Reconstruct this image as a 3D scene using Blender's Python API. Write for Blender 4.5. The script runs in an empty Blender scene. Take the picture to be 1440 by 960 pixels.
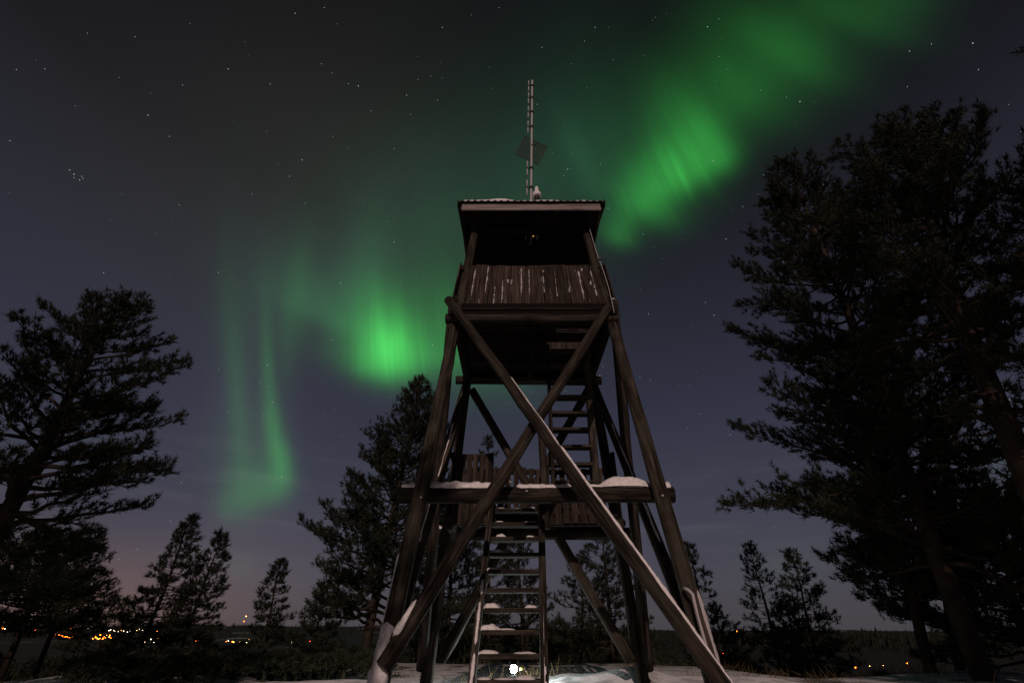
import bpy, math, random
import numpy as np
from mathutils import Vector, Matrix, noise as mnoise

R = math.radians
random.seed(7)
sc = bpy.context.scene
col = sc.collection

# ------------------------------------------------------------------ camera
CAM_Z = 0.8
PITCH = R(32.3)
FPX = 640.0                       # focal length in pixels of the 1440 px wide photograph
cam_d = bpy.data.cameras.new('camera')
cam_d.sensor_width = 36.0
cam_d.lens = 36.0 * FPX / 1440.0
cam_d.clip_start = 0.05
cam_d.clip_end = 40000
cam = bpy.data.objects.new('camera', cam_d)
cam.location = (0, 0, CAM_Z)
cam.rotation_euler = (R(90) + PITCH, 0, 0)
col.objects.link(cam)
sc.camera = cam

def ray(px, py):
    """world direction seen at a photograph pixel"""
    u = (px - 720) / FPX; v = (480 - py) / FPX
    c, s = math.cos(PITCH), math.sin(PITCH)
    return Vector((u, c - v * s, s + v * c))
def azel(px, py):
    d = ray(px, py)
    return math.atan2(d.x, d.y), math.atan2(d.z, math.hypot(d.x, d.y))
def at_h(px, py, h):
    """point on that direction at horizontal distance h from the camera"""
    d = ray(px, py)
    k = h / math.hypot(d.x, d.y)
    return Vector((d.x * k, d.y * k, d.z * k + CAM_Z))

# ------------------------------------------------------------------ render / exposure
sc.render.engine = 'CYCLES'
sc.cycles.use_denoising = True
sc.cycles.max_bounces = 5
sc.cycles.diffuse_bounces = 3
sc.cycles.glossy_bounces = 2
sc.cycles.transparent_max_bounces = 4
sc.cycles.sample_clamp_indirect = 1.0
sc.cycles.use_adaptive_sampling = False
sc.view_settings.view_transform = 'Standard'
sc.view_settings.look = 'None'
sc.view_settings.exposure = 0.0
sc.view_settings.gamma = 1.0
sc.view_settings.use_curve_mapping = False

# ------------------------------------------------------------------ moon (the sun lamp, behind the camera)
MOON_EL = R(28); MOON_AZ = R(180 + 3)
md = Vector((math.sin(MOON_AZ) * math.cos(MOON_EL), math.cos(MOON_AZ) * math.cos(MOON_EL), math.sin(MOON_EL)))
sun_d = bpy.data.lights.new('moon', 'SUN')
sun_d.energy = 1.55
sun_d.angle = R(0.6)
sun_d.color = (1.0, 0.73, 0.64)
sun = bpy.data.objects.new('moon', sun_d)
sun.rotation_euler = (-md).to_track_quat('-Z', 'Y').to_euler()
sun.location = (0, -20, 30)
col.objects.link(sun)

# ------------------------------------------------------------------ world: moonlit night sky, town glow, northern lights
world = bpy.data.worlds.new('World')
sc.world = world
world.use_nodes = True
world.cycles.sampling_method = 'MANUAL'
world.cycles.sample_map_resolution = 512
nt = world.node_tree
for n in list(nt.nodes): nt.nodes.remove(n)
def N(t, **kw):
    n = nt.nodes.new(t)
    for k, v in kw.items(): setattr(n, k, v)
    return n
L = nt.links.new
def M(op, a, b=None, c=None, clamp=False):
    n = N('ShaderNodeMath', operation=op, use_clamp=clamp)
    for i, x in enumerate((a, b, c)):
        if x is None: continue
        if isinstance(x, (int, float)): n.inputs[i].default_value = x
        else: L(x, n.inputs[i])
    return n.outputs[0]
tc = N('ShaderNodeTexCoord')
sep = N('ShaderNodeSeparateXYZ'); L(tc.outputs['Generated'], sep.inputs[0])
AZ = M('ARCTAN2', sep.outputs[0], sep.outputs[1])
EL = M('ARCSINE', sep.outputs[2])
cmb = N('ShaderNodeCombineXYZ'); L(AZ, cmb.inputs[0]); L(EL, cmb.inputs[1]); cmb.inputs[2].default_value = 1.0
AE = cmb.outputs[0]
def dot(v):
    n = N('ShaderNodeVectorMath', operation='DOT_PRODUCT'); L(AE, n.inputs[0]); n.inputs[1].default_value = v
    return n.outputs['Value']
def lobe(px, py, su, sv, tilt=0.0, k=1.0):
    """soft patch of light in the sky: centre and half sizes in degrees of sky, given through photo pixels;
    k > 1 makes its lower border sharper"""
    t = R(tilt)
    a = np.array(azel(px, py))
    eu = (math.cos(t), math.sin(t)); ev = (math.sin(t), -math.cos(t))
    du = (np.array(azel(px + eu[0] * 4, py + eu[1] * 4)) - a) / 4
    dv = (np.array(azel(px + ev[0] * 4, py + ev[1] * 4)) - a) / 4
    Mi = np.linalg.inv(np.array([du * su, dv * sv]).T)
    cu = -Mi[0] @ a; cv = -Mi[1] @ a
    u = dot((Mi[0, 0], Mi[0, 1], cu)); v = dot((Mi[1, 0], Mi[1, 1], cv))
    if k != 1.0: v = M('MAXIMUM', v, M('MULTIPLY', v, -k))
    r2 = M('MULTIPLY_ADD', v, v, M('MULTIPLY', u, u))
    return M('EXPONENT', M('MULTIPLY', r2, -1.0))

# base: Nishita sky for the moon, very weak, plus airglow ramp
sky = N('ShaderNodeTexSky', sky_type='NISHITA')
sky.sun_disc = False
sky.sun_elevation = MOON_EL
sky.sun_rotation = MOON_AZ
sky.altitude = 300
skym = N('ShaderNodeMix', data_type='RGBA', blend_type='MULTIPLY'); skym.inputs[0].default_value = 1.0
L(sky.outputs[0], skym.inputs[6]); skym.inputs[7].default_value = (0.0024, 0.0015, 0.0014, 1)
ramp = N('ShaderNodeValToRGB')
elmap = M('DIVIDE', EL, R(90), clamp=True); L(elmap, ramp.inputs[0])
stops = [(-0.001, (.048, .048, .060)), (4, (.050, .049, .067)), (9, (.047, .047, .070)), (15, (.037, .040, .061)),
         (22, (.028, .029, .050)), (32, (.0185, .019, .030)), (45, (.0075, .0074, .0104)), (60, (.0046, .0046, .0055)), (90, (.0036, .0036, .004))]
els = ramp.color_ramp.elements
while len(els) < len(stops): els.new(0.5)
for e, (deg, c) in zip(els, stops):
    e.position = max(0, deg / 90); e.color = (*c, 1)
acc = N('ShaderNodeMix', data_type='RGBA', blend_type='ADD'); acc.inputs[0].default_value = 1
L(ramp.outputs[0], acc.inputs[6]); L(skym.outputs[2], acc.inputs[7])
cur = acc.outputs[2]
def add_light(fac, c):
    global cur
    m = N('ShaderNodeVectorMath', operation='MULTIPLY_ADD')
    L(fac, m.inputs[0]); m.inputs[1].default_value = c
    L(cur, m.inputs[2]); cur = m.outputs[0]

# aurora: (px, py, su, sv, tilt, lower sharpness, strength)
AUR = [   # curtains with rays
 (550, 500, 36, 62, -10, 2.0, .27), (530, 490, 40, 85, -4, 2.8, .15), (568, 512, 36, 62, -14, 3.0, .15), (520, 515, 28, 50, 0, 3.4, .08),
 (614, 492, 56, 95, -4, 2.6, .115), (690, 500, 80, 120, 0, 2.2, .07),
 (374, 470, 10, 65, -2, 1.0, .026), (377, 530, 11, 50, -2, 1.2, .046), (382, 585, 13, 46, -6, 1.3, .055), (390, 630, 15, 44, -12, 1.5, .072), (398, 662, 15, 42, -6, 1.8, .080),
 (390, 688, 22, 38, 10, 2.0, .052), (368, 692, 26, 42, 16, 1.8, .050), (345, 702, 25, 48, 12, 2.0, .046), (322, 712, 21, 52, 8, 2.4, .042),
 (322, 470, 15, 130, -3, 1.0, .015), (336, 590, 13, 120, -4, 1.2, .018), (418, 440, 18, 90, 4, 1.6, .032), (402, 500, 12, 80, -2, 1.2, .016), (546, 486, 22, 40, -8, 1.4, .10),
 (958, 248, 54, 52, -30, 2.2, .175), (965, 200, 44, 85, -22, 1.4, .065), (958, 246, 5, 34, -24, 1.2, .08), (936, 236, 9, 34, -24, 1.2, .05), (984, 230, 10, 48, -26, 1.2, .045),
 (1010, 222, 26, 66, -26, 3.0, .11), (908, 285, 44, 52, 25, 2.1, .14), (870, 330, 24, 40, 20, 2.4, .085)]
SOFT = [  # diffuse parts of the curtains
 (340, 560, 16, 120, 0, 1.0, .012), (345, 640, 45, 80, 5, 1.8, .020), (470, 490, 26, 56, 0, 2.2, .026), (455, 440, 60, 50, 24, 2.6, .030),
 (985, 165, 64, 64, 0, 1.0, .058), (1050, 125, 74, 62, 30, 1.6, .066), (1110, 70, 80, 55, 30, 1.7, .068), (1195, 18, 85, 45, 20, 1.6, .048), (1270, -5, 60, 26, 0, 1.0, .02), (1020, 40, 80, 70, 0, 1.0, .020),
 (880, 240, 80, 130, -8, 1.8, .022)]
VEIL = [  # pale green veil between them
 (512, 395, 42, 80, 6, 1.0, .034), (410, 410, 75, 80, 0, 1.2, .026), (352, 560, 50, 160, -3, 1.2, .012), (560, 320, 110, 110, 0, 1.2, .016), (455, 440, 60, 50, 24, 2.6, .020),
 (830, 240, 110, 150, -5, 1.6, .024), (700, 300, 140, 150, 0, 1.2, .024), (812, 215, 18, 70, -24, 1.0, .016),
 (338, 795, 22, 18, 0, 1.0, .014), (1100, 790, 60, 40, 0, 1.0, .010), (1430, 640, 60, 60, 0, 1.0, .012)]
def total(lst):
    tot = None
    for (px, py, su, sv, tl, k, amp) in lst:
        g = lobe(px, py, su, sv, tl, k)
        tot = M('MULTIPLY', g, amp) if tot is None else M('MULTIPLY_ADD', g, amp, tot)
    return tot
tot = total(AUR)
# fine vertical rays: noise that runs along the rays
sv_ = N('ShaderNodeCombineXYZ')
L(M('MULTIPLY', M('MULTIPLY_ADD', EL, 0.28, AZ), 26.0), sv_.inputs[0]); L(M('MULTIPLY', EL, 2.2), sv_.inputs[1])
nz = N('ShaderNodeTexNoise'); nz.inputs['Scale'].default_value = 1.0; nz.inputs['Detail'].default_value = 3.0
L(sv_.outputs[0], nz.inputs['Vector'])
mott = N('ShaderNodeTexNoise'); mott.inputs['Scale'].default_value = 7.0; mott.inputs['Detail'].default_value = 3.0
L(AE, mott.inputs['Vector'])
sv2 = N('ShaderNodeCombineXYZ')
L(M('MULTIPLY', M('MULTIPLY_ADD', EL, 0.24, AZ), 85.0), sv2.inputs[0]); L(M('MULTIPLY', EL, 3.5), sv2.inputs[1])
nz2 = N('ShaderNodeTexNoise'); nz2.inputs['Scale'].default_value = 1.0; nz2.inputs['Detail'].default_value = 2.0
L(sv2.outputs[0], nz2.inputs['Vector'])
tot = M('MULTIPLY', tot, M('MULTIPLY_ADD', nz.outputs[0], 0.55, 0.725))
tot = M('MULTIPLY', tot, M('MULTIPLY_ADD', nz2.outputs[0], 0.34, 0.83))
tot = M('MULTIPLY', M('ADD', tot, total(SOFT)), M('MULTIPLY_ADD', mott.outputs[0], 0.6, 0.70))
cc = N('ShaderNodeCombineXYZ')
for i in range(3): L(tot, cc.inputs[i])
add_light(cc.outputs[0], (.085, 1.0, .135))
def vec(f):
    c = N('ShaderNodeCombineXYZ')
    for i in range(3): L(f, c.inputs[i])
    return c.outputs[0]
add_light(vec(M('MULTIPLY', total(VEIL), M('MULTIPLY_ADD', mott.outputs[0], 0.5, 0.75))), (.22, 1.0, .50))
add_light(vec(lobe(430, 300, 300, 260)), (.0135, .0140, .0095))      # faint grey-green veil
add_light(vec(lobe(345, 600, 60, 120)), (.010, .002, .006))        # faint red fringe
add_light(vec(lobe(70, 865, 300, 100)), (.082, .033, .018))        # glow of the town on the low sky
add_light(vec(lobe(360, 800, 180, 80)), (.020, .014, .014))
# thin cloud streaks low in the sky
cv = N('ShaderNodeCombineXYZ'); L(M('MULTIPLY', AZ, 2.2), cv.inputs[0]); L(M('MULTIPLY', EL, 26.0), cv.inputs[1])
cn = N('ShaderNodeTexNoise'); cn.inputs['Scale'].default_value = 1.3; cn.inputs['Detail'].default_value = 5.0
L(cv.outputs[0], cn.inputs['Vector'])
cl = M('MULTIPLY', M('SUBTRACT', cn.outputs[0], 0.50, clamp=True),
       M('EXPONENT', M('MULTIPLY', M('POWER', M('DIVIDE', M('SUBTRACT', EL, R(11)), R(6)), 2.0), -1.0)))
add_light(vec(cl), (.075, .068, .072))
bg = N('ShaderNodeBackground'); bg.inputs['Strength'].default_value = 1.0
L(cur, bg.inputs['Color'])
wo = N('ShaderNodeOutputWorld'); L(bg.outputs[0], wo.inputs[0])

# ------------------------------------------------------------------ helpers
def tag(o, label=None, cat=None, group=None, kind=None):
    if label: o['label'] = label
    if cat: o['category'] = cat
    if group: o['group'] = group
    if kind: o['kind'] = kind
    return o
def empty(name, loc):
    o = bpy.data.objects.new(name, None); o.location = loc; o.empty_display_size = 0.2
    col.objects.link(o); return o
def mk(name, v, f, mat, parent=None, smooth=False, uv=None):
    me = bpy.data.meshes.new(name)
    me.from_pydata([tuple(x) for x in v], [], f)
    if smooth: me.polygons.foreach_set('use_smooth', [True] * len(me.polygons))
    if uv is not None:
        lay = me.uv_layers.new(name='UVMap')
        lay.data.foreach_set('uv', np.array(uv, dtype=np.float32).ravel())
    me.materials.append(mat)
    o = bpy.data.objects.new(name, me); col.objects.link(o)
    if parent is not None: o.parent = parent
    return o
def mk_np(name, V, F, mat, parent=None):
    """triangles from numpy arrays"""
    me = bpy.data.meshes.new(name)
    V = np.asarray(V, dtype=np.float32); F = np.asarray(F, dtype=np.int32)
    me.vertices.add(len(V)); me.vertices.foreach_set('co', V.ravel())
    me.loops.add(F.size); me.loops.foreach_set('vertex_index', F.ravel())
    me.polygons.add(len(F)); me.polygons.foreach_set('loop_start', np.arange(0, F.size, 3, dtype=np.int32))
    me.update(calc_edges=True)
    me.materials.append(mat)
    o = bpy.data.objects.new(name, me); col.objects.link(o)
    if parent is not None: o.parent = parent
    return o
def frame(d):
    d = d.normalized()
    up = Vector((0, 0, 1)) - d * d.z
    if up.length < 1e-3: up = Vector((0, 1, 0)) - d * d.y
    up.normalize()
    return d, up, d.cross(up)

# ------------------------------------------------------------------ materials
def mat(name, base, rough=0.8, spec=0.2):
    m = bpy.data.materials.new(name); m.use_nodes = True
    b = m.node_tree.nodes['Principled BSDF']
    b.inputs['Base Color'].default_value = (*base, 1); b.inputs['Roughness'].default_value = rough
    b.inputs['Specular IOR Level'].default_value = spec
    return m
def wood(name, c0, c1, c2, su=9.0, sv=0.9, bump=0.35, lichen=0.25, frost=None):
    m = mat(name, c1, 0.85, 0.15); t = m.node_tree; b = t.nodes['Principled BSDF']
    def n(x): return t.nodes.new(x)
    uvn = n('ShaderNodeUVMap'); oi = n('ShaderNodeObjectInfo')
    add = n('ShaderNodeVectorMath'); add.operation = 'MULTIPLY_ADD'
    mp = n('ShaderNodeMapping'); mp.inputs['Scale'].default_value = (su, sv, 1)
    t.links.new(uvn.outputs[0], mp.inputs[0])
    t.links.new(oi.outputs['Random'], add.inputs[0]); add.inputs[1].default_value = (37, 53, 11); t.links.new(mp.outputs[0], add.inputs[2])
    g = n('ShaderNodeTexNoise'); g.inputs['Scale'].default_value = 2.2; g.inputs['Detail'].default_value = 8; g.inputs['Roughness'].default_value = 0.65
    t.links.new(add.outputs[0], g.inputs['Vector'])
    r = n('ShaderNodeValToRGB'); r.color_ramp.elements[0].position = 0.38; r.color_ramp.elements[0].color = (*c0, 1)
    r.color_ramp.elements[1].position = 0.64; r.color_ramp.elements[1].color = (*c2, 1)
    e = r.color_ramp.elements.new(0.5); e.color = (*c1, 1)
    t.links.new(g.outputs[0], r.inputs[0])
    # blotches of weathering
    tcn = n('ShaderNodeTexCoord'); w = n('ShaderNodeTexNoise'); w.inputs['Scale'].default_value = 3.1; w.inputs['Detail'].default_value = 5
    t.links.new(tcn.outputs['Object'], w.inputs['Vector'])
    wr = n('ShaderNodeValToRGB'); wr.color_ramp.elements[0].position = 0.5; wr.color_ramp.elements[1].position = 0.66
    t.links.new(w.outputs[0], wr.inputs[0])
    lm = n('ShaderNodeMath'); lm.operation = 'MULTIPLY'; lm.inputs[1].default_value = lichen; t.links.new(wr.outputs[0], lm.inputs[0])
    mx = n('ShaderNodeMix'); mx.data_type = 'RGBA'; t.links.new(lm.outputs[0], mx.inputs[0])
    t.links.new(r.outputs[0], mx.inputs[6]); mx.inputs[7].default_value = (.075, .075, .055, 1)
    # per-piece tone
    hv = n('ShaderNodeHueSaturation'); t.links.new(mx.outputs[2], hv.inputs['Color'])
    vm = n('ShaderNodeMapRange'); vm.inputs[3].default_value = 0.65; vm.inputs[4].default_value = 1.3
    t.links.new(oi.outputs['Random'], vm.inputs[0]); t.links.new(vm.outputs[0], hv.inputs['Value'])
    # drying cracks that run with the grain
    mp2 = n('ShaderNodeMapping'); mp2.inputs['Scale'].default_value = (34, 1.1, 1); t.links.new(uvn.outputs[0], mp2.inputs[0])
    ad2 = n('ShaderNodeVectorMath'); ad2.operation = 'MULTIPLY_ADD'; t.links.new(oi.outputs['Random'], ad2.inputs[0]); ad2.inputs[1].default_value = (91, 17, 5); t.links.new(mp2.outputs[0], ad2.inputs[2])
    ck = n('ShaderNodeTexNoise'); ck.inputs['Scale'].default_value = 1.0; ck.inputs['Detail'].default_value = 4; t.links.new(ad2.outputs[0], ck.inputs['Vector'])
    cr = n('ShaderNodeValToRGB'); cr.color_ramp.elements[0].position = .34; cr.color_ramp.elements[0].color = (.22, .20, .19, 1); cr.color_ramp.elements[1].position = .42; cr.color_ramp.elements[1].color = (1, 1, 1, 1)
    t.links.new(ck.outputs[0], cr.inputs[0])
    cm = n('ShaderNodeMix'); cm.data_type = 'RGBA'; cm.blend_type = 'MULTIPLY'; cm.inputs[0].default_value = 1.0
    t.links.new(hv.outputs[0], cm.inputs[6]); t.links.new(cr.outputs[0], cm.inputs[7])
    outc = cm.outputs[2]
    if frost is not None:
        mp3 = n('ShaderNodeMapping'); mp3.inputs['Scale'].default_value = (26, 2.6, 1); t.links.new(uvn.outputs[0], mp3.inputs[0])
        ad3 = n('ShaderNodeVectorMath'); ad3.operation = 'MULTIPLY_ADD'; t.links.new(oi.outputs['Random'], ad3.inputs[0]); ad3.inputs[1].default_value = (23, 71, 3); t.links.new(mp3.outputs[0], ad3.inputs[2])
        fz = n('ShaderNodeTexNoise'); fz.inputs['Scale'].default_value = 1.0; fz.inputs['Detail'].default_value = 6; fz.inputs['Roughness'].default_value = .7; t.links.new(ad3.outputs[0], fz.inputs['Vector'])
        fr_ = n('ShaderNodeMapRange'); fr_.inputs[1].default_value = frost - .02; fr_.inputs[2].default_value = frost + .06; t.links.new(fz.outputs[0], fr_.inputs[0])
        fm = n('ShaderNodeMix'); fm.data_type = 'RGBA'; t.links.new(fr_.outputs[0], fm.inputs[0]); t.links.new(outc, fm.inputs[6]); fm.inputs[7].default_value = (.5, .48, .48, 1)
        outc = fm.outputs[2]
    t.links.new(outc, b.inputs['Base Color'])
    bp = n('ShaderNodeBump'); bp.inputs['Strength'].default_value = bump; bp.inputs['Distance'].default_value = 0.02
    t.links.new(g.outputs[0], bp.inputs['Height']); t.links.new(bp.outputs[0], b.inputs['Normal'])
    return m
M_LOG = wood('log_wood', (.010, .008, .006), (.028, .022, .017), (.062, .050, .039), bump=.6)
M_PLANK = wood('plank_wood', (.014, .010, .008), (.038, .027, .022), (.070, .053, .043), su=14, sv=0.7, lichen=0.12)
M_FRONT = wood('frosted_plank_wood', (.014, .010, .008), (.038, .027, .022), (.070, .053, .043), su=14, sv=0.7, lichen=0.10, frost=.66)
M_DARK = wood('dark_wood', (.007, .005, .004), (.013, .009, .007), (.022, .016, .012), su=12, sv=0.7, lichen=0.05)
M_RIM_SHADE = mat('rim_shade_wood', (.007, .006, .005), .9, .1)  # near-black colour paints the shade below the parapet onto the deck rim
M_FASCIA = wood('fascia_wood', (.16, .13, .12), (.24, .20, .19), (.30, .26, .25), su=12, sv=0.6, lichen=0.0, bump=0.15)
M_ROOF = mat('roof_sheet_metal', (.022, .021, .020), 0.45, 0.4)
M_METAL = mat('dark_metal', (.025, .025, .025), 0.6, 0.3)
def snow_mat(name, base=(.82, .79, .79), bs=26.0, strength=0.5):
    m = mat(name, base, 0.75, 0.25); t = m.node_tree; b = t.nodes['Principled BSDF']
    tcn = t.nodes.new('ShaderNodeTexCoord')
    a = t.nodes.new('ShaderNodeTexNoise'); a.inputs['Scale'].default_value = bs; a.inputs['Detail'].default_value = 6
    t.links.new(tcn.outputs['Object'], a.inputs['Vector'])
    bp = t.nodes.new('ShaderNodeBump'); bp.inputs['Strength'].default_value = strength; bp.inputs['Distance'].default_value = 0.03
    t.links.new(a.outputs[0], bp.inputs['Height']); t.links.new(bp.outputs[0], b.inputs['Normal'])
    r = t.nodes.new('ShaderNodeValToRGB'); r.color_ramp.elements[0].color = (base[0] * .78, base[1] * .76, base[2] * .76, 1); r.color_ramp.elements[1].color = (*base, 1)
    r.color_ramp.elements[0].position = .35; r.color_ramp.elements[1].position = .6
    t.links.new(a.outputs[0], r.inputs[0]); t.links.new(r.outputs[0], b.inputs['Base Color'])
    return m
M_SNOW = snow_mat('snow')
M_FROST = snow_mat('frost', (.46, .44, .44), 60, 0.3)
def emis(name, c, s):
    m = bpy.data.materials.new(name); m.use_nodes = True; t = m.node_tree
    b = t.nodes['Principled BSDF']; b.inputs['Base Color'].default_value = (.05, .05, .05, 1)
    b.inputs['Emission Color'].default_value = (*c, 1); b.inputs['Emission Strength'].default_value = s
    m.cycles.emission_sampling = 'NONE'
    return m
def leafy(name, c0, c1):
    m = mat(name, c0, 0.7, 0.15); t = m.node_tree; b = t.nodes['Principled BSDF']
    tcn = t.nodes.new('ShaderNodeTexCoord'); a = t.nodes.new('ShaderNodeTexNoise'); a.inputs['Scale'].default_value = 2.3; a.inputs['Detail'].default_value = 3
    t.links.new(tcn.outputs['Object'], a.inputs['Vector'])
    r = t.nodes.new('ShaderNodeValToRGB'); r.color_ramp.elements[0].color = (*c0, 1); r.color_ramp.elements[1].color = (*c1, 1)
    r.color_ramp.elements[0].position = .35; r.color_ramp.elements[1].position = .65
    t.links.new(a.outputs[0], r.inputs[0]); t.links.new(r.outputs[0], b.inputs['Base Color'])
    return m
M_NEEDLE = leafy('pine_needles', (.016, .022, .012), (.028, .032, .018))
M_BARK = leafy('pine_bark', (.018, .013, .009), (.040, .027, .018))

# ------------------------------------------------------------------ terrain
def sstep(a, b, x):
    t = min(1, max(0, (x - a) / (b - a))); return t * t * (3 - 2 * t)
MOUNDS = [(1.95, 9.3, .30, .95, .8), (.95, 10.2, .16, .9, .7), (-2.6, 9.2, .10, 1.3, .8), (3.6, 8.9, .12, 1.0, .7), (-1.25, 5.45, .22, .40, .45), (1.95, 5.5, .10, .5, .5), (-6.5, 10.5, .10, 1.8, 1.0), (8.8, 10.5, .12, 1.5, 1.2)]
def ground_z(x, y):
    r = math.hypot(x, y)
    edge = 14.6 + 1.5 * math.sin(math.atan2(x, y) * 3 + 1.0) - 3.6 * math.exp(-((math.degrees(math.atan2(x, y)) - 27) / 9.0) ** 2)
    z = 0.0
    if r < 60:
        z += 0.10 * (mnoise.noise(Vector((x * .35, y * .35, 3.1)))) + 0.035 * mnoise.noise(Vector((x * 1.6, y * 1.6, 7.7)))
        for (mx, my, h, sx, sy) in MOUNDS:
            z += h * math.exp(-((x - mx) / sx) ** 2 - ((y - my) / sy) ** 2)
    d = r - edge
    if d > 0:
        z -= 26.0 * (1 - math.exp(-(d * d) / (d + 8) * .0125 * 1.2))
    z += sstep(60, 400, r) * 2.5 * mnoise.noise(Vector((x * .006, y * .006, 1.0)))
    az = math.degrees(math.atan2(x, y))
    hill = 34 + 26 * mnoise.noise(Vector((az * .055, 2.0, 0))) + 8 * mnoise.noise(Vector((az * .3, 5.0, 0)))
    hill *= 1.25 - 0.75 * sstep(-15, 25, az)
    z += sstep(300, 900, r) * (3.2 * mnoise.noise(Vector((x * .02, y * .02, 9.0))) + 5.0 * mnoise.noise(Vector((x * .0035, y * .0035, 4.0))))
    z += sstep(480, 900, r) * (1 - sstep(1300, 1900, r)) * 13.0 * sstep(-16, -6, az)
    z += sstep(1900, 3800, r) * hill - sstep(4200, 9000, r) * 30
    return z
def build_ground():
    rings = [0.0]
    r = 0.35
    while r < 12000:
        rings.append(r)
        r += max(0.22, 0.035 * r) if r < 40 else 0.06 * r
    na = 480
    v = []; f = []
    for ri, r in enumerate(rings):
        if ri == 0: v.append((0, 0, ground_z(0, 0))); continue
        for k in range(na):
            a = 2 * math.pi * k / na
            x, y = r * math.sin(a), r * math.cos(a)
            v.append((x, y, ground_z(x, y)))
    for k in range(na): f.append((0, 1 + (k + 1) % na, 1 + k))
    for ri in range(1, len(rings) - 1):
        b0 = 1 + (ri - 1) * na; b1 = b0 + na
        for k in range(na):
            k2 = (k + 1) % na
            f.append((b0 + k, b0 + k2, b1 + k2, b1 + k))
    m = mat('snowy_ground', (.8, .8, .82), 0.8, 0.2); t = m.node_tree; b = t.nodes['Principled BSDF']
    def n(x): return t.nodes.new(x)
    tcn = n('ShaderNodeTexCoord'); ln = n('ShaderNodeVectorMath'); ln.operation = 'LENGTH'
    t.links.new(tcn.outputs['Object'], ln.inputs[0])
    fine = n('ShaderNodeTexNoise'); fine.inputs['Scale'].default_value = 1.7; fine.inputs['Detail'].default_value = 8; fine.inputs['Roughness'].default_value = .6
    t.links.new(tcn.outputs['Object'], fine.inputs['Vector'])
    # snow colour, with heather and litter poking through
    rs = n('ShaderNodeValToRGB'); rs.color_ramp.elements[0].position = .34; rs.color_ramp.elements[0].color = (.30, .27, .26, 1)
    rs.color_ramp.elements[1].position = .50; rs.color_ramp.elements[1].color = (.78, .78, .80, 1)
    t.links.new(fine.outputs[0], rs.inputs[0])
    # woods cover the slope and the valley, with a few open snowy fields
    far = n('ShaderNodeTexNoise'); far.inputs['Scale'].default_value = .0045; far.inputs['Detail'].default_value = 6
    t.links.new(tcn.outputs['Object'], far.inputs['Vector'])
    rf = n('ShaderNodeValToRGB'); rf.color_ramp.elements[0].position = .63; rf.color_ramp.elements[0].color = (.011, .011, .009, 1)
    rf.color_ramp.elements[1].position = .70; rf.color_ramp.elements[1].color = (.22, .22, .23, 1)
    t.links.new(far.outputs[0], rf.inputs[0])
    mr = n('ShaderNodeMapRange'); mr.inputs[1].default_value = 9.5; mr.inputs[2].default_value = 19.0
    t.links.new(ln.outputs['Value'], mr.inputs[0])
    ma = n('ShaderNodeMath'); ma.operation = 'MULTIPLY_ADD'; ma.inputs[1].default_value = 1.6; ma.use_clamp = True
    sub = n('ShaderNodeMath'); sub.operation = 'SUBTRACT'; sub.inputs[1].default_value = .5; t.links.new(fine.outputs[0], sub.inputs[0])
    t.links.new(sub.outputs[0], ma.inputs[0]); t.links.new(mr.outputs[0], ma.inputs[2]); ma.inputs[1].default_value = 3.0
    mr2 = n('ShaderNodeMapRange'); mr2.inputs[1].default_value = 15.0; mr2.inputs[2].default_value = 22.0; t.links.new(ln.outputs['Value'], mr2.inputs[0])
    mxx = n('ShaderNodeMath'); mxx.operation = 'MAXIMUM'; t.links.new(ma.outputs[0], mxx.inputs[0]); t.links.new(mr2.outputs[0], mxx.inputs[1])
    mx = n('ShaderNodeMix'); mx.data_type = 'RGBA'; t.links.new(mxx.outputs[0], mx.inputs[0])
    t.links.new(rs.outputs[0], mx.inputs[6]); t.links.new(rf.outputs[0], mx.inputs[7])
    t.links.new(mx.outputs[2], b.inputs['Base Color'])
    bp = n('ShaderNodeBump'); bp.inputs['Strength'].default_value = .6; bp.inputs['Distance'].default_value = .08
    t.links.new(fine.outputs[0], bp.inputs['Height']); t.links.new(bp.outputs[0], b.inputs['Normal'])
    o = mk('ground', v, f, m, None, True)
    tag(o, 'snow covered hilltop falling away to a dark wooded valley', None, None, 'structure')
build_ground()
def hit_ground(px, py, rmin=60.0):
    """first point of the terrain on that viewing direction beyond rmin"""
    d = ray(px, py); k = 1 / math.hypot(d.x, d.y)
    r = rmin
    while r < 6000:
        p = Vector((d.x * k * r, d.y * k * r, d.z * k * r + CAM_Z))
        if p.z < ground_z(p.x, p.y) + 7.0: return p
        r *= 1.012
    r = 2600
    return Vector((d.x * k * r, d.y * k * r, d.z * k * r + CAM_Z))

# ------------------------------------------------------------------ the lookout tower
XC, YC = 0.34, 7.0
tower = empty('lookout_tower', (XC, YC, 0))
tag(tower, 'tall weathered log lookout tower with roofed platform and snowy beams', 'tower')
def P(x, y, z): return Vector((x, y - YC, z + CAM_Z))      # x from tower centre, y from camera, z from eye level -> tower local
def wleg(z): return 1.557 - 0.088 * z
def yfront(z): return YC - wleg(z)
def yback(z): return 8.343 - 0.134 * z

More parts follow.
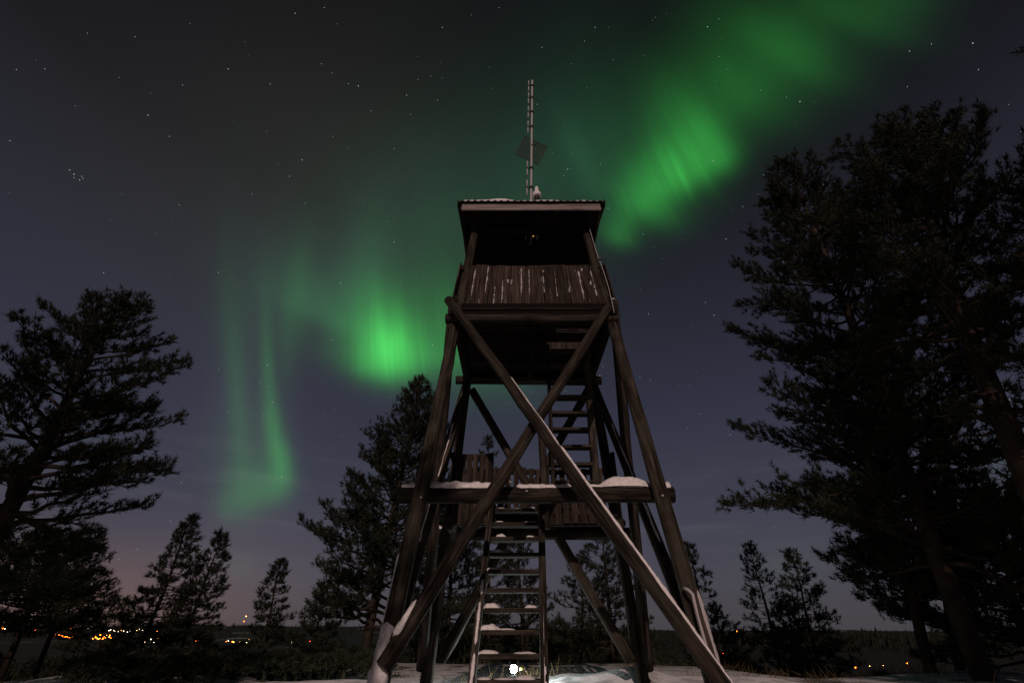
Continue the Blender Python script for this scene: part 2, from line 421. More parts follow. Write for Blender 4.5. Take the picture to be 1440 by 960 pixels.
_seed = [0]
def log(name, p0, p1, r0, r1, m=M_LOG, parent=tower, sides=14, wob=0.014):
    _seed[0] += 1; s = _seed[0]
    d, up, sd = frame(p1 - p0); Ln = (p1 - p0).length
    seg = max(6, int(Ln / 0.3))
    v = []; f = []; uv = []
    knots = [(random.random(), random.random() * 6.28, random.uniform(.006, .016)) for _ in range(int(Ln * 1.2))]
    for i in range(seg + 1):
        t = i / seg
        c = p0 + d * (Ln * t)
        c = c + up * (wob * mnoise.noise(Vector((t * Ln * .7, s * 3.3, 0)))) + sd * (wob * mnoise.noise(Vector((t * Ln * .7, s * 5.1, 9))))
        rr = r0 + (r1 - r0) * t
        for k in range(sides):
            a = 2 * math.pi * k / sides
            q = rr * (1 + 0.07 * mnoise.noise(Vector((math.cos(a) * 1.2 + s, math.sin(a) * 1.2, t * Ln * 1.3))))
            for (kt, ka, kh) in knots:
                da = math.atan2(math.sin(a - ka), math.cos(a - ka))
                q += kh * math.exp(-((t - kt) * Ln / .09) ** 2 - (da / .5) ** 2)
            v.append(c + up * (q * math.cos(a)) + sd * (q * math.sin(a)))
    for i in range(seg):
        for k in range(sides):
            k2 = (k + 1) % sides
            f.append((i * sides + k, i * sides + k2, (i + 1) * sides + k2, (i + 1) * sides + k))
            u0, u1 = k / sides * .65, (k + 1) / sides * .65
            v0, v1 = i / seg * Ln, (i + 1) / seg * Ln
            uv += [(u0, v0), (u1, v0), (u1, v1), (u0, v1)]
    f.append(tuple(range(sides - 1, -1, -1))); uv += [(math.cos(2 * math.pi * k / sides) * .08, math.sin(2 * math.pi * k / sides) * .08) for k in range(sides - 1, -1, -1)]
    f.append(tuple(seg * sides + k for k in range(sides))); uv += [(math.cos(2 * math.pi * k / sides) * .08, math.sin(2 * math.pi * k / sides) * .08) for k in range(sides)]
    o = mk(name, v, f, m, parent, False, uv)
    sm = [True] * (len(f) - 2) + [False, False]
    o.data.polygons.foreach_set('use_smooth', sm)
    return o
def plank(name, p0, p1, wdir, w, th, m=M_PLANK, parent=tower, jit=0.004):
    """board from p0 to p1; w across wdir, th thick"""
    d = (p1 - p0).normalized(); wd = (wdir - d * wdir.dot(d)).normalized(); td = d.cross(wd)
    Ln = (p1 - p0).length; v = []
    b = min(th * .22, .008)
    def J(): return random.uniform(-jit, jit)
    sect = [(-w/2 + b, -th/2), (w/2 - b, -th/2), (w/2, -th/2 + b), (w/2, th/2 - b), (w/2 - b, th/2), (-w/2 + b, th/2), (-w/2, th/2 - b), (-w/2, -th/2 + b)]
    for c in (p0 + d * J() * 2, p1 + d * J() * 2):
        jx, jt = J(), J() * .5
        for (a, t_) in sect: v.append(c + wd * (a + jx) + td * (t_ + jt))
    f = []; uv = []
    per = [0]
    for k in range(8):
        a, b2 = sect[k], sect[(k + 1) % 8]; per.append(per[-1] + math.hypot(a[0] - b2[0], a[1] - b2[1]))
    for k in range(8):
        k2 = (k + 1) % 8
        f.append((k, k2, 8 + k2, 8 + k)); uv += [(per[k], 0), (per[k + 1], 0), (per[k + 1], Ln), (per[k], Ln)]
    f.append(tuple(range(7, -1, -1))); uv += [(sect[k][0], sect[k][1]) for k in range(7, -1, -1)]
    f.append(tuple(range(8, 16))); uv += [(sect[k][0], sect[k][1]) for k in range(8)]
    return mk(name, v, f, m, parent, False, uv)
def snow_strip(p0, p1, r, t0, t1, half, thick, parent, ang=0.0, ragged=.4, name='snow', m=M_SNOW, seed=0, na=9, taper=True):
    """snow lying along a log: ang 0 = on its upper side"""
    d, up, sd = frame(p1 - p0); Ln = (p1 - p0).length
    seg = max(8, int(Ln * (t1 - t0) / 0.035))
    v = []; f = []
    for i in range(seg + 1):
        s = i / seg; t = t0 + (t1 - t0) * s
        c = p0 + d * (Ln * t)
        e = 1.0
        if taper: e = min(1, s / .06, (1 - s) / .06)
        e = max(e, .03) ** .6
        nn = mnoise.noise(Vector((t * Ln * 2.3, seed * 7.7, 1))); n2 = mnoise.noise(Vector((t * Ln * 9, seed * 3.1, 5)))
        hw = half * e * max(.12, 1 + ragged * nn + ragged * .5 * n2)
        a0 = ang + .25 * ragged * mnoise.noise(Vector((t * Ln * 3.0, seed, 20)))
        th = thick * e * max(.15, 1 + .6 * nn + .25 * n2)
        jag = [.42 * mnoise.noise(Vector((t * Ln * 26, kk * 1.7, seed * 2.3))) for kk in range(na)]
        for k in range(na):
            q = k / (na - 1) * 2 - 1
            a = a0 + hw * q
            rr = r - .012 + (th + .012) * max(0, 1 - q * q) ** .5 * (1 + jag[k])
            v.append(c + up * (rr * math.cos(a)) + sd * (rr * math.sin(a)))
    for i in range(seg):
        for k in range(na - 1):
            f.append((i * na + k, (i + 1) * na + k, (i + 1) * na + k + 1, i * na + k + 1))
    return mk(name, v, f, m, parent, True)
def snow_blob(c, sx, sy, sz, parent, name='snow', seed=0, m=M_SNOW, n=16, flat=True):
    """low rounded heap of snow on a flat top"""
    v = []; f = []
    rings = 6
    for i in range(rings + 1):
        q = i / rings
        for k in range(n):
            a = 2 * math.pi * k / n
            e = 1 + .28 * mnoise.noise(Vector((math.cos(a) * 1.3 + seed * 5, math.sin(a) * 1.3, q)))
            rr = q * e
            z = sz * (max(0, 1 - q ** 2.6)) * (1 + .3 * mnoise.noise(Vector((math.cos(a) * q * 2, math.sin(a) * q * 2, seed * 3.0))))
            v.append((c.x + sx * rr * math.cos(a), c.y + sy * rr * math.sin(a), c.z + z - (.01 if i == rings else 0)))
    for i in range(rings):
        for k in range(n):
            k2 = (k + 1) % n
            f.append((i * n + k, (i + 1) * n + k, (i + 1) * n + k2, i * n + k2))
    return mk(name, v, f, m, parent, True)

# legs
legs = {}
for sx in (-1, 1):
    for fb, yf in (('f', yfront), ('b', yback)):
        p0 = P(sx * wleg(-1.0), yf(-1.0), -1.0); p1 = P(sx * wleg(6.27), yf(6.27), 6.27)
        legs[(sx, fb)] = (log('leg', p0, p1, .098, .074, sides=16), p0, p1)
# snow plastered on the feet of the front legs
o, p0, p1 = legs[(-1, 'f')]
snow_strip(p0, p1, .094, .03, .145, 1.0, .022, o, ang=.25, ragged=.95, seed=3, na=15)
snow_strip(p0, p1, .094, .03, .095, 1.4, .032, o, ang=.2, ragged=.5, seed=33, na=15)
snow_strip(p0, p1, .093, .135, .235, .26, .012, o, ang=-.62, ragged=.5, seed=4)
o, p0, p1 = legs[(1, 'f')]
snow_strip(p0, p1, .092, .07, .185, .30, .012, o, ang=.1, ragged=.35, seed=5, m=M_FROST)

# front braces
b1a, b1b = P(-1.31, 5.52, 4.26), P(1.68, 5.10, -.62)
br1 = log('brace', b1a, b1b, .068, .080)
snow_strip(b1a, b1b, .076, .30, .50, .10, .008, br1, ang=.45, ragged=.9, seed=10)
snow_strip(b1a, b1b, .076, .50, .66, .18, .012, br1, ang=.35, ragged=.8, seed=11)
snow_strip(b1a, b1b, .077, .62, .80, .26, .013, br1, ang=.30, ragged=.8, seed=12)
snow_strip(b1a, b1b, .078, .78, .985, .38, .016, br1, ang=.32, ragged=.6, seed=14)
b2a, b2b = P(1.15, 5.66, 4.20), P(-1.56, 5.30, -.30)
br2 = log('brace', b2a, b2b, .066, .082)
snow_strip(b2a, b2b, .078, .885, .955, .62, .022, br2, ang=-.15, ragged=.9, seed=13, na=13)
# side braces
for sx in (-1, 1):
    q0 = P(sx * (wleg(4.35) + .10), yfront(4.45) - .02, 4.45); q1 = P(sx * (wleg(-.5) + .10), yback(-.5), -.5)
    o = log('brace', q0, q1, .078, .084)
    if sx == 1: snow_blob(q0 + Vector((0, 0, -.02)), .075, .075, .05, o, seed=2)
    q2 = P(sx * (wleg(3.9) + .02), yback(3.9) - .05, 3.9); q3 = P(sx * (wleg(-.3) + .0), yfront(-.3) + .12, -.3)
    o = log('brace', q2, q3, .07, .08)
    snow_strip(q2, q3, .072, .24, .50, .20, .012, o, ang=.1 * sx, seed=20 + sx, ragged=.8)
    snow_strip(q2, q3, .075, .53, .72, .20, .014, o, ang=.0, seed=23 + sx, ragged=.8)
# back braces
for sx in (-1, 1):
    log('brace', P(sx * 1.12, yback(3.9) + .1, 3.9), P(-sx * 1.45, yback(-.4) + .1 + .12 * sx, -.4), .075, .085)

# beams
mid0, mid1 = P(-1.73, 5.76, 1.40), P(1.65, 5.76, 1.41)
mid = log('beam', mid0, mid1, .102, .100, sides=18)
for (t0, t1, th, sd_) in [(.0, .088, .042, 30), (.096, .375, .044, 31), (.425, .632, .038, 32), (.645, .905, .034, 33), (.925, .998, .042, 34)]:
    snow_strip(mid0, mid1, .094, t0, t1, .95, th, mid, seed=sd_, ragged=.22)
snow_blob(P(1.06, 5.76, 1.49), .36, .13, .125, mid, seed=6)
log('beam', P(-1.36, 5.74, 4.04), P(1.28, 5.74, 4.04), .078, .074)
bb = log('beam', P(-1.42, yback(4.05) + .02, 4.06), P(1.38, yback(4.05) + .02, 4.06), .085, .085)
snow_blob(P(1.27, yback(4.05) + .02, 4.13), .12, .07, .045, bb, seed=8)
lb = log('beam', P(-1.74, yback(1.4) + .05, 1.36), P(1.70, yback(1.4) + .05, 1.36), .10, .10)
snow_blob(P(-1.62, yback(1.4) + .05, 1.44), .13, .085, .06, lb, seed=9)
for sx in (-1, 1):
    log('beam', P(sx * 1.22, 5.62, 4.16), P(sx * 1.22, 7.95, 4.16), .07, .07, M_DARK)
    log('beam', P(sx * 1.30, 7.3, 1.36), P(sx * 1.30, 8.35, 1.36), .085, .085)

# platform deck
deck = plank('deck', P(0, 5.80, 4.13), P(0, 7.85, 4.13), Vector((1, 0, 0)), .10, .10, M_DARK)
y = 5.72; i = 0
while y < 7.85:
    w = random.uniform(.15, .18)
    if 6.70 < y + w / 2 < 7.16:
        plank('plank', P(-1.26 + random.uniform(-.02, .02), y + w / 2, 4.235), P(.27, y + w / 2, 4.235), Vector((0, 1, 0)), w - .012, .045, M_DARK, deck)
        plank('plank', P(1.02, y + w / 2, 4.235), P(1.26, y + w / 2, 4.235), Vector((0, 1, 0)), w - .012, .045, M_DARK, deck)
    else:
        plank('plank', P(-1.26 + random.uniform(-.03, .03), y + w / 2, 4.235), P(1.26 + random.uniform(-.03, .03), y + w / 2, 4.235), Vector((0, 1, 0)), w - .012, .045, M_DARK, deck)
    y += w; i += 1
plank('rim_board', P(-1.27, 5.775, 4.235), P(1.27, 5.775, 4.235), Vector((0, 0, 1)), .24, .045, M_RIM_SHADE, deck)
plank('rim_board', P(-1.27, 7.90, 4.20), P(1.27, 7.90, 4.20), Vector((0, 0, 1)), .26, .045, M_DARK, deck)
fb = plank('frosted_board', P(.34, 5.95, 3.965), P(.86, 5.95, 3.965), Vector((0, 0, 1)), .06, .03, M_FASCIA, deck)
for q, (xa, xb) in enumerate([(.35, .44), (.49, .53), (.56, .62), (.70, .77), (.80, .83)]):
    snow_strip(P(xa, 5.934, 3.965), P(xb, 5.934, 3.965), .004, .0, 1.0, 1.5, .02, fb, ang=-math.pi / 2, seed=40 + q, ragged=.8)

# parapets
def wpar(z): return wleg(z) + .06
def parapet(pa0, pa1, pb0, pb1, n, inward, m=M_PLANK, lit=False):
    """planks from bottom line pa0-pa1 to top line pb0-pb1"""
    rail = plank('parapet', pb0 + inward * .06 + (pa0 - pb0) * .12, pb1 + inward * .06 + (pa1 - pb1) * .12, Vector((0, 0, 1)), .10, .05, M_DARK)
    plank('rail', pa0 + inward * .06 + (pb0 - pa0) * .15, pa1 + inward * .06 + (pb1 - pa1) * .15, Vector((0, 0, 1)), .10, .05, M_DARK, rail)
    cuts = [0.0]
    for k in range(n): cuts.append(cuts[-1] + random.uniform(.62, 1.38))
    cuts = [c / cuts[-1] for c in cuts]
    for k in range(n):
        t = (cuts[k] + cuts[k + 1]) / 2; w0 = (cuts[k + 1] - cuts[k])
        q0 = pa0.lerp(pa1, t); q1 = pb0.lerp(pb1, t)
        dz = random.uniform(-.012, .012)
        pr = random.uniform(-.007, .007)
        plank('plank', q0 + Vector((0, 0, dz)) + inward * pr, q1 + Vector((0, 0, random.uniform(-.01, .008))) + inward * pr, pb1 - pb0, (pb1 - pb0).length * w0 + .004, .026, m, rail, .006)
    return rail, cuts
zb, zt = 4.30, 5.24
fa0, fa1 = P(-wpar(zb), yfront(zb) - .03, zb), P(wpar(zb), yfront(zb) - .03, zb)
ft0, ft1 = P(-wpar(zt), yfront(zt) - .03, zt), P(wpar(zt), yfront(zt) - .03, zt)
fr, cuts = parapet(fa0, fa1, ft0, ft1, 13, Vector((0, 1, 0)), M_FRONT)
# snow packed in the gaps between the front planks
rs = random.Random(5)
for k in range(1, 13):
    t = cuts[k]
    a = fa0.lerp(fa1, t) + Vector((0, -.012, 0)); b = ft0.lerp(ft1, t) + Vector((0, -.012, 0))
    s0 = rs.uniform(.02, .35); s1 = rs.uniform(.55, 1.0) if rs.random() < .75 else rs.uniform(.4, .6)
    if rs.random() < .12: continue
    dd = (b - a)
    seg = 26; v = []; f = []
    for i in range(seg + 1):
        s = s0 + (s1 - s0) * i / seg
        c = a + dd * s
        n1 = mnoise.noise(Vector((s * 7, k * 3.7, 0))); n2 = mnoise.noise(Vector((s * 24, k * 1.7, 4)))
        w = max(.0006, .008 * (1 + 1.9 * n1 + 1.5 * n2) + .016 * max(0, s - .55) * rs.uniform(.4, 1.4)) * min(1, i / 2, (seg - i) / 2)
        off = .006 * mnoise.noise(Vector((s * 5, k * 9.1, 8)))
        for (xx, yy) in ((-w, .002), (-w * .5, -.008), (w * .5, -.008), (w, .002)):
            v.append(c + Vector((xx + off, yy, 0)))
    for i in range(seg):
        for q in range(3): f.append((i * 4 + q, i * 4 + q + 1, i * 4 + q + 5, i * 4 + q + 4))
    mk('snow', v, f, M_FROST, fr, True)
for (t, s, sz) in [(.33, .60, .026), (.355, .61, .018), (.58, .84, .022), (.90, .55, .028), (.86, .88, .024)]:
    c = fa0.lerp(fa1, t).lerp(ft0.lerp(ft1, t), s) + Vector((0, -.014, 0))
    v = []; f = []
    for i in range(4):
        q = i / 3
        for k in range(10):
            a = k / 10 * 6.283
            rr = .7 * sz * q * (1 + .5 * mnoise.noise(Vector((math.cos(a) * 2, math.sin(a) * 2, t * 50))))
            v.append(c + Vector((rr * math.cos(a), -.012 * (1 - q * q), 2.2 * rr * math.sin(a))))
    for i in range(3):
        for k in range(10): f.append((i * 10 + k, i * 10 + (k + 1) % 10, (i + 1) * 10 + (k + 1) % 10, (i + 1) * 10 + k))
    mk('snow', v, f, M_FROST, fr, True)
for sx in (-1, 1):
    parapet(P(sx * (wpar(zb) + .06), yfront(zb) - .1, zb), P(sx * (wpar(zb) + .06), yback(zb) + .1, zb), P(sx * (wpar(zt) + .06), yfront(zt) - .1, zt), P(sx * (wpar(zt) + .06), yback(zt) + .1, zt), 12, Vector((-sx, 0, 0)))
parapet(P(-wpar(zb), yback(zb) + .12, zb), P(wpar(zb), yback(zb) + .12, zb), P(-wpar(zt), yback(zt) + .12, zt), P(wpar(zt), yback(zt) + .12, zt), 13, Vector((0, -1, 0)))

# roof: two slopes of ribbed sheet, ridge across
EAVE_Y, RIDGE_Y, BACK_Y, EZ, RZ, HW = 5.50, 6.85, 8.20, 6.43, 6.78, 1.29
def roof_z(y): return EZ + (RZ - EZ) * (1 - abs(y - RIDGE_Y) / (RIDGE_Y - EAVE_Y))
def build_roof():
    nw = 22; per = 8; xs = []
    for i in range(nw * per + 1):
        s = i / (nw * per); ph = (i % per) / per
        zz = [0, .0, .004, .022, .028, .022, .004, 0][i % per]
        xs.append((-HW + 2 * HW * s, zz))
    ys = [EAVE_Y, 6.2, RIDGE_Y, 7.5, BACK_Y]
    v = []; f = []
    nx = len(xs)
    for side in (0, 1):
        for y in ys:
            for (x, zz) in xs: v.append(P(x, y, roof_z(y) + zz - side * .016))
    B = nx * len(ys)
    for j in range(len(ys) - 1):
        for i in range(nx - 1):
            a = j * nx + i
            f.append((a, a + 1, a + nx + 1, a + nx)); f.append((B + a, B + a + nx, B + a + nx + 1, B + a + 1))
    for i in range(nx - 1):
        f.append((i, B + i, B + i + 1, i + 1)); a = (len(ys) - 1) * nx + i; f.append((a, a + 1, B + a + 1, B + a))
    for j in range(len(ys) - 1):
        a = j * nx; f.append((a, a + nx, B + a + nx, B + a)); a += nx - 1; f.append((a, B + a, B + a + nx, a + nx))
    roof = mk('roof', v, f, M_ROOF, tower)
    plank('fascia_board', P(-HW + .06, EAVE_Y + .055, 6.318), P(HW - .06, EAVE_Y + .055, 6.318), Vector((0, 0, 1)), .155, .025, M_FASCIA, roof)
    plank('fascia_board', P(-HW + .06, BACK_Y - .055, 6.318), P(HW - .06, BACK_Y - .055, 6.318), Vector((0, 0, 1)), .155, .025, M_FASCIA, roof)
    for sx in (-1, 1):
        plank('barge_board', P(sx * (HW + .012), EAVE_Y + .01, roof_z(EAVE_Y) - .03), P(sx * (HW + .012), RIDGE_Y, RZ - .03), Vector((0, 0, 1)), .12, .022, M_DARK, roof)
        plank('barge_board', P(sx * (HW + .012), RIDGE_Y, RZ - .03), P(sx * (HW + .012), BACK_Y - .01, roof_z(BACK_Y) - .03), Vector((0, 0, 1)), .12, .022, M_DARK, roof)
        plank('edge_batten', P(sx * (HW - .05), EAVE_Y + .08, EZ - .10), P(sx * (HW - .05), BACK_Y - .08, EZ - .10), Vector((1, 0, 0)), .06, .05, M_PLANK, roof)
    # ceiling boards under the rafters, hatch left open
    n = 15; x0 = -HW + .09; w = (2 * HW - .18) / n
    for k in range(n):
        xm = x0 + (k + .5) * w
        if -.26 < xm < .24:
            plank('ceiling_board', P(xm, EAVE_Y + .09, EZ - .06), P(xm, 5.97, EZ - .06), Vector((1, 0, 0)), w - .008, .022, M_DARK, roof)
            plank('ceiling_board', P(xm, 6.95, EZ - .06), P(xm, BACK_Y - .09, EZ - .06), Vector((1, 0, 0)), w - .008, .022, M_DARK, roof)
        else:
            plank('ceiling_board', P(xm, EAVE_Y + .09, EZ - .06), P(xm, BACK_Y - .09, EZ - .06), Vector((1, 0, 0)), w - .008, .022, M_DARK, roof)
    # snow left on the sheet
    v = []; f = []
    nx = 60; ny = 14
    for j in range(ny + 1):
        for i in range(nx + 1):
            x = -HW + .1 + (2 * HW - .2) * i / nx; y = EAVE_Y + .02 + (RIDGE_Y - EAVE_Y - .05) * j / ny
            nn = mnoise.noise(Vector((x * 2.2, y * 2.0, 3))); n2 = mnoise.noise(Vector((x * 9, y * 7, 1)))
            th = .012 + .05 * nn + .012 * n2 + .05 * math.exp(-((x + .62) / .3) ** 2)
            if j == 0 and abs(x + .62) > .4: th = min(th, .02) + .008
            v.append(P(x, y, roof_z(y) + .014 + th))
    for j in range(ny):
        for i in range(nx):
            a = j * (nx + 1) + i; f.append((a, a + 1, a + nx + 2, a + nx + 1))
    for i in range(nx):                                    # little front face
        v0 = i; v1 = i + 1
        b = len(v); v.append(Vector((v[v0].x, v[v0].y - .01, roof_z(EAVE_Y) + CAM_Z + .004))); v.append(Vector((v[v1].x, v[v1].y - .01, roof_z(EAVE_Y) + CAM_Z + .004)))
        f.append((b, b + 1, v1, v0))
    mk('snow', v, f, M_SNOW, roof, True)
    # small dim ceiling lamp
    lc = P(.05, 6.18, 6.30)
    v = []; f = []
    prof = [(.0, -.05), (.03, -.045), (.045, -.02), (.045, .0), (.06, .005), (.06, .05)]
    for (r_, z_) in prof:
        for k in range(12): v.append(lc + Vector((r_ * math.cos(k / 12 * 6.283), r_ * math.sin(k / 12 * 6.283), z_)))
    for j in range(len(prof) - 1):
        for k in range(12): f.append((j * 12 + k, j * 12 + (k + 1) % 12, (j + 1) * 12 + (k + 1) % 12, (j + 1) * 12 + k))
    cl_ = mk('ceiling_lamp', v, f, M_METAL, roof, True)
    v = [lc + Vector((.018 * math.cos(k / 8 * 6.283) + .01, .018 * math.sin(k / 8 * 6.283), -.052)) for k in range(8)]
    v += [lc + Vector((.012 * math.cos(k / 8 * 6.283) + .01, .012 * math.sin(k / 8 * 6.283), -.06)) for k in range(8)]
    mk('bulb', v, [(k, (k + 1) % 8, 8 + (k + 1) % 8, 8 + k) for k in range(8)] + [tuple(range(8, 16))], emis('amber_bulb', (1, .55, .12), .5), cl_)
    return roof
roof = build_roof()
for sy, z in ((yfront(6.2) + .02, 6.22), (yback(6.2) - .02, 6.22)):
    log('wall_plate', P(-1.1, sy + .03, z), P(1.1, sy + .03, z), .06, .06, M_DARK)

# antenna mast on the roof
def tube(pts, r, sides=8):
    v = []; f = []
    n = len(pts)
    for i, p in enumerate(pts):
        d = (pts[min(i + 1, n - 1)] - pts[max(i - 1, 0)])
        d, up, sd = frame(d)
        rr = r[i] if isinstance(r, (list, tuple)) else r
        for k in range(sides):
            a = 2 * math.pi * k / sides; v.append(p + up * (rr * math.cos(a)) + sd * (rr * math.sin(a)))
    for i in range(n - 1):
        for k in range(sides):
            k2 = (k + 1) % sides; f.append((i * sides + k, i * sides + k2, (i + 1) * sides + k2, (i + 1) * sides + k))
    f.append(tuple(range(sides - 1, -1, -1))); f.append(tuple((n - 1) * sides + k for k in range(sides)))
    return v, f
def merge(*vf):
    V = []; F = []
    for (v, f) in vf:
        b = len(V); V += list(v); F += [tuple(i + b for i in q) for q in f]
    return V, F
MB, MT = P(.045, 6.86, 6.70), P(.225, 6.86, 12.95)
v, f = tube([MB.lerp(MT, t) for t in np.linspace(0, 1, 14)], .027, 10)
mast = mk('antenna_mast', v, f, M_FROST, tower, True)
mlen = (MT - MB).length
for i, t in enumerate([.06, .17, .28, .39, .65, .755, .86, .955]):
    c = MB.lerp(MT, t)
    ax = (MT - MB).normalized()
    h = .26; x = -.095
    loop = [c + Vector((x, 0, 0)) - ax * h, c + Vector((x, 0, 0)) - ax * .03]
    loop2 = [c + Vector((x, 0, 0)) + ax * .03, c + Vector((x, 0, 0)) + ax * h]
    v, f = merge(tube(loop, .016, 6), tube(loop2, .016, 6))
    d_ = mk('dipole', v, f, M_FROST, mast, True)
    v, f = merge(tube([c + Vector((.05, 0, 0)), c + Vector((x - .012, 0, 0))], .011, 6), tube([c - ax * .03, c + ax * .03], .048, 10))
    mk('clamp', v, f, M_METAL, d_)
# square grid antenna
gc = MB.lerp(MT, .535) + Vector((.0, .16, 0)); S = .31
ga = R(20)
ux = Vector((math.cos(ga), .25, -math.sin(ga))).normalized(); uz = Vector((math.sin(ga), -.2, math.cos(ga))); uz = (uz - ux * uz.dot(ux)).normalized()
bars = []
for k in range(12):
    s = -S + 2 * S * k / 11
    bars.append(tube([gc + ux * s - uz * S, gc + ux * s + uz * S], .010 if k in (0, 11) else .005, 5))
for k in range(22):
    s = -S + 2 * S * k / 21
    bars.append(tube([gc + uz * s - ux * S, gc + uz * s + ux * S], .010 if k in (0, 21) else .0058, 5))
bars.append(tube([gc + Vector((0, 0, -.05)), gc + Vector((0, -.2, -.05))], .02, 6))
bars.append(tube([gc + Vector((0, -.14, -.05)), gc + Vector((.13, -.2, -.02))], .014, 6))
v, f = merge(*bars); mk('grid_antenna', v, f, M_METAL, mast)
# short snow-capped stub antenna beside the mast
sb = P(.147, 6.0, 7.05)
v, f = tube([sb + Vector((0, 0, z)) for z in (-.62, -.02, 0, .10, .16, .19)], [.02, .02, .055, .055, .05, .03], 12)
stub = mk('stub_antenna', v, f, M_METAL, roof, True)
v, f = tube([sb + Vector((0, 0, z)) for z in (.08, .12, .16, .185, .20, .32, .36, .375)], [.075, .09, .085, .055, .04, .036, .028, .01], 14)
mk('snow', v, f, M_SNOW, stub, True)
# cable with rime down the right post
pts = []
for (px, py, Y) in [(828, 318, 5.86), (833, 335, 5.84), (838, 352, 5.78), (843, 366, 5.70), (850, 385, 5.60), (856, 405, 5.58), (860, 422, 5.55), (864, 440, 5.50)]:
    d = ray(px, py); k = Y / d.y; q = d * k
    pts.append(Vector((q.x - XC, q.y - YC, q.z + CAM_Z)))
v, f = tube(pts, .006, 6); cab = mk('cable', v, f, M_FROST, tower, True)
v, f = tube([pts[3] + Vector((-.05, -.02, .0)), pts[3] + Vector((.04, -.03, .0)), pts[3] + Vector((.10, -.04, -.01))], .014, 6); mk('cable_hook', v, f, M_METAL, cab)
# pipe handle fixed to the right front leg
hp = []
for (px, py, Y) in [(962, 826, 5.36), (968, 829, 5.28), (974, 835, 5.26), (980, 862, 5.26), (988, 890, 5.26), (996, 918, 5.24), (1004, 945, 5.22), (1010, 972, 5.2)]:
    d = ray(px, py); q = d * (Y / d.y); hp.append(Vector((q.x - XC, q.y - YC, q.z + CAM_Z)))
v, f = tube(hp, .016, 8); mk('pipe_handle', v, f, M_FROST, tower, True)

# bolts at the joints
def bolt(c, r=.010):
    v, f = tube([c, c + Vector((0, -.02, 0)), c + Vector((0, -.034, 0))], [r * 1.5, r * 1.5, r * .8], 8)
    mk('bolt', v, f, M_FROST, tower)
for (x, y, z) in [(-.16, 5.662, 1.42), (-.36, 5.37, 1.45), (-1.40, 5.472, 1.30), (1.42, 5.472, 1.32)]: bolt(P(x, y, z))

# lower stair
S0, S1 = P(-.40, 5.72, -.82), P(-.27, 7.27, 1.60)
SW = .66
for sx in (-1, 1):
    q0 = S0 + Vector((sx * (SW / 2 + .05), 0, 0)); q1 = S1 + Vector((sx * (SW / 2 + .05), 0, .08))
    st = plank('stair_stringer', q0, q1, Vector((0, 1, 0)), .17, .075 if sx < 0 else .085, M_LOG)
    for (t0, t1, sd_) in [(.05, .22, 50), (.25, .42, 51), (.45, .52, 52)]:
        a = q0 + Vector((0, -.07, .05)); b = q1 + Vector((0, -.07, .05))
        snow_strip(a, b, .012, t0, t1, 1.3, .018, st, ang=(math.pi * .9 if sx > 0 else .3), seed=sd_ + sx, ragged=.9)
nst = 11
for k in range(nst):
    t = (k + .6) / nst
    c = S0.lerp(S1, t)
    tr = plank('stair_tread', c + Vector((-SW / 2, 0, 0)), c + Vector((SW / 2, 0, 0)), Vector((0, 1, 0)), .22, .05, M_LOG)
    if k != 5: snow_blob(c + Vector((-SW / 2 + random.uniform(.07, .15), -.01, .025)), random.uniform(.07, .15), random.uniform(.06, .10), random.uniform(.02, .06), tr, seed=60 + k)
    if k in (0, 1, 2, 4, 8, 9, 10): snow_blob(c + Vector((SW / 2 - random.uniform(.08, .16), random.uniform(-.03, .02), .025)), random.uniform(.06, .15), random.uniform(.06, .10), random.uniform(.015, .045), tr, seed=80 + k)
    if k in (0, 1, 3, 10): snow_blob(c + Vector((random.uniform(-.08, .08), 0, .025)), random.uniform(.12, .22), .085, random.uniform(.012, .03), tr, seed=100 + k)

# landing half way up
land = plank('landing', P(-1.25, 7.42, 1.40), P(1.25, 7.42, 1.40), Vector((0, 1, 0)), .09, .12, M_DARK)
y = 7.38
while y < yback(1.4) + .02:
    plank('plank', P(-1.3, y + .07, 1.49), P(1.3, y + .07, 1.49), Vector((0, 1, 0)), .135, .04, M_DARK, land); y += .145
sl = snow_blob(P(-.9, 7.75, 1.51), .34, .32, .05, land, seed=120); snow_blob(P(.25, 7.8, 1.51), .5, .3, .05, land, seed=121)
def railing(a0, a1, h, n, gap, m=M_PLANK, name='landing_railing', low=0.0):
    up = Vector((0, 0, 1))
    r_ = plank(name, a0 + up * (h - .05), a1 + up * (h - .05), up, .09, .045, M_DARK)
    dn = (a1 - a0).normalized(); nrm = dn.cross(up)
    Ln = (a1 - a0).length
    for k in range(n):
        t = (k + .5) / n
        c = a0.lerp(a1, t) + nrm * .036
        plank('plank', c + up * low, c + up * (h + random.uniform(-.015, .015)), dn, Ln / n - gap * random.uniform(.6, 1.5), .024, m, r_, .006)
    return r_
railing(P(-1.28, 7.36, 1.42), P(-.68, 7.36, 1.42), 1.02, 6, .012, low=-.08)
for k in range(5): snow_blob(P(-1.2 + k * .11, 7.47, 1.51), .05, .05, .07, land, seed=130 + k)
railing(P(-1.28, yback(1.6) - .03, 1.42), P(1.28, yback(1.6) - .03, 1.42), 1.0, 19, .045, low=.02)
railing(P(.05, 7.36, 1.42), P(.95, 7.36, 1.42), .27, 7, .03, low=-.06)
railing(P(1.30, 7.30, 1.42), P(1.30, yback(1.4), 1.42), 1.05, 6, .006, M_DARK)
railing(P(-1.33, 7.30, 1.42), P(-1.33, yback(1.4), 1.42), 1.05, 6, .006, M_DARK)
log('newel_post', P(.17, 7.15, 1.25), P(.145, 7.15, 2.72), .055, .06)
log('newel_post', P(-.68, 7.30, 1.30), P(-.68, 7.30, 2.44), .04, .04, M_DARK)

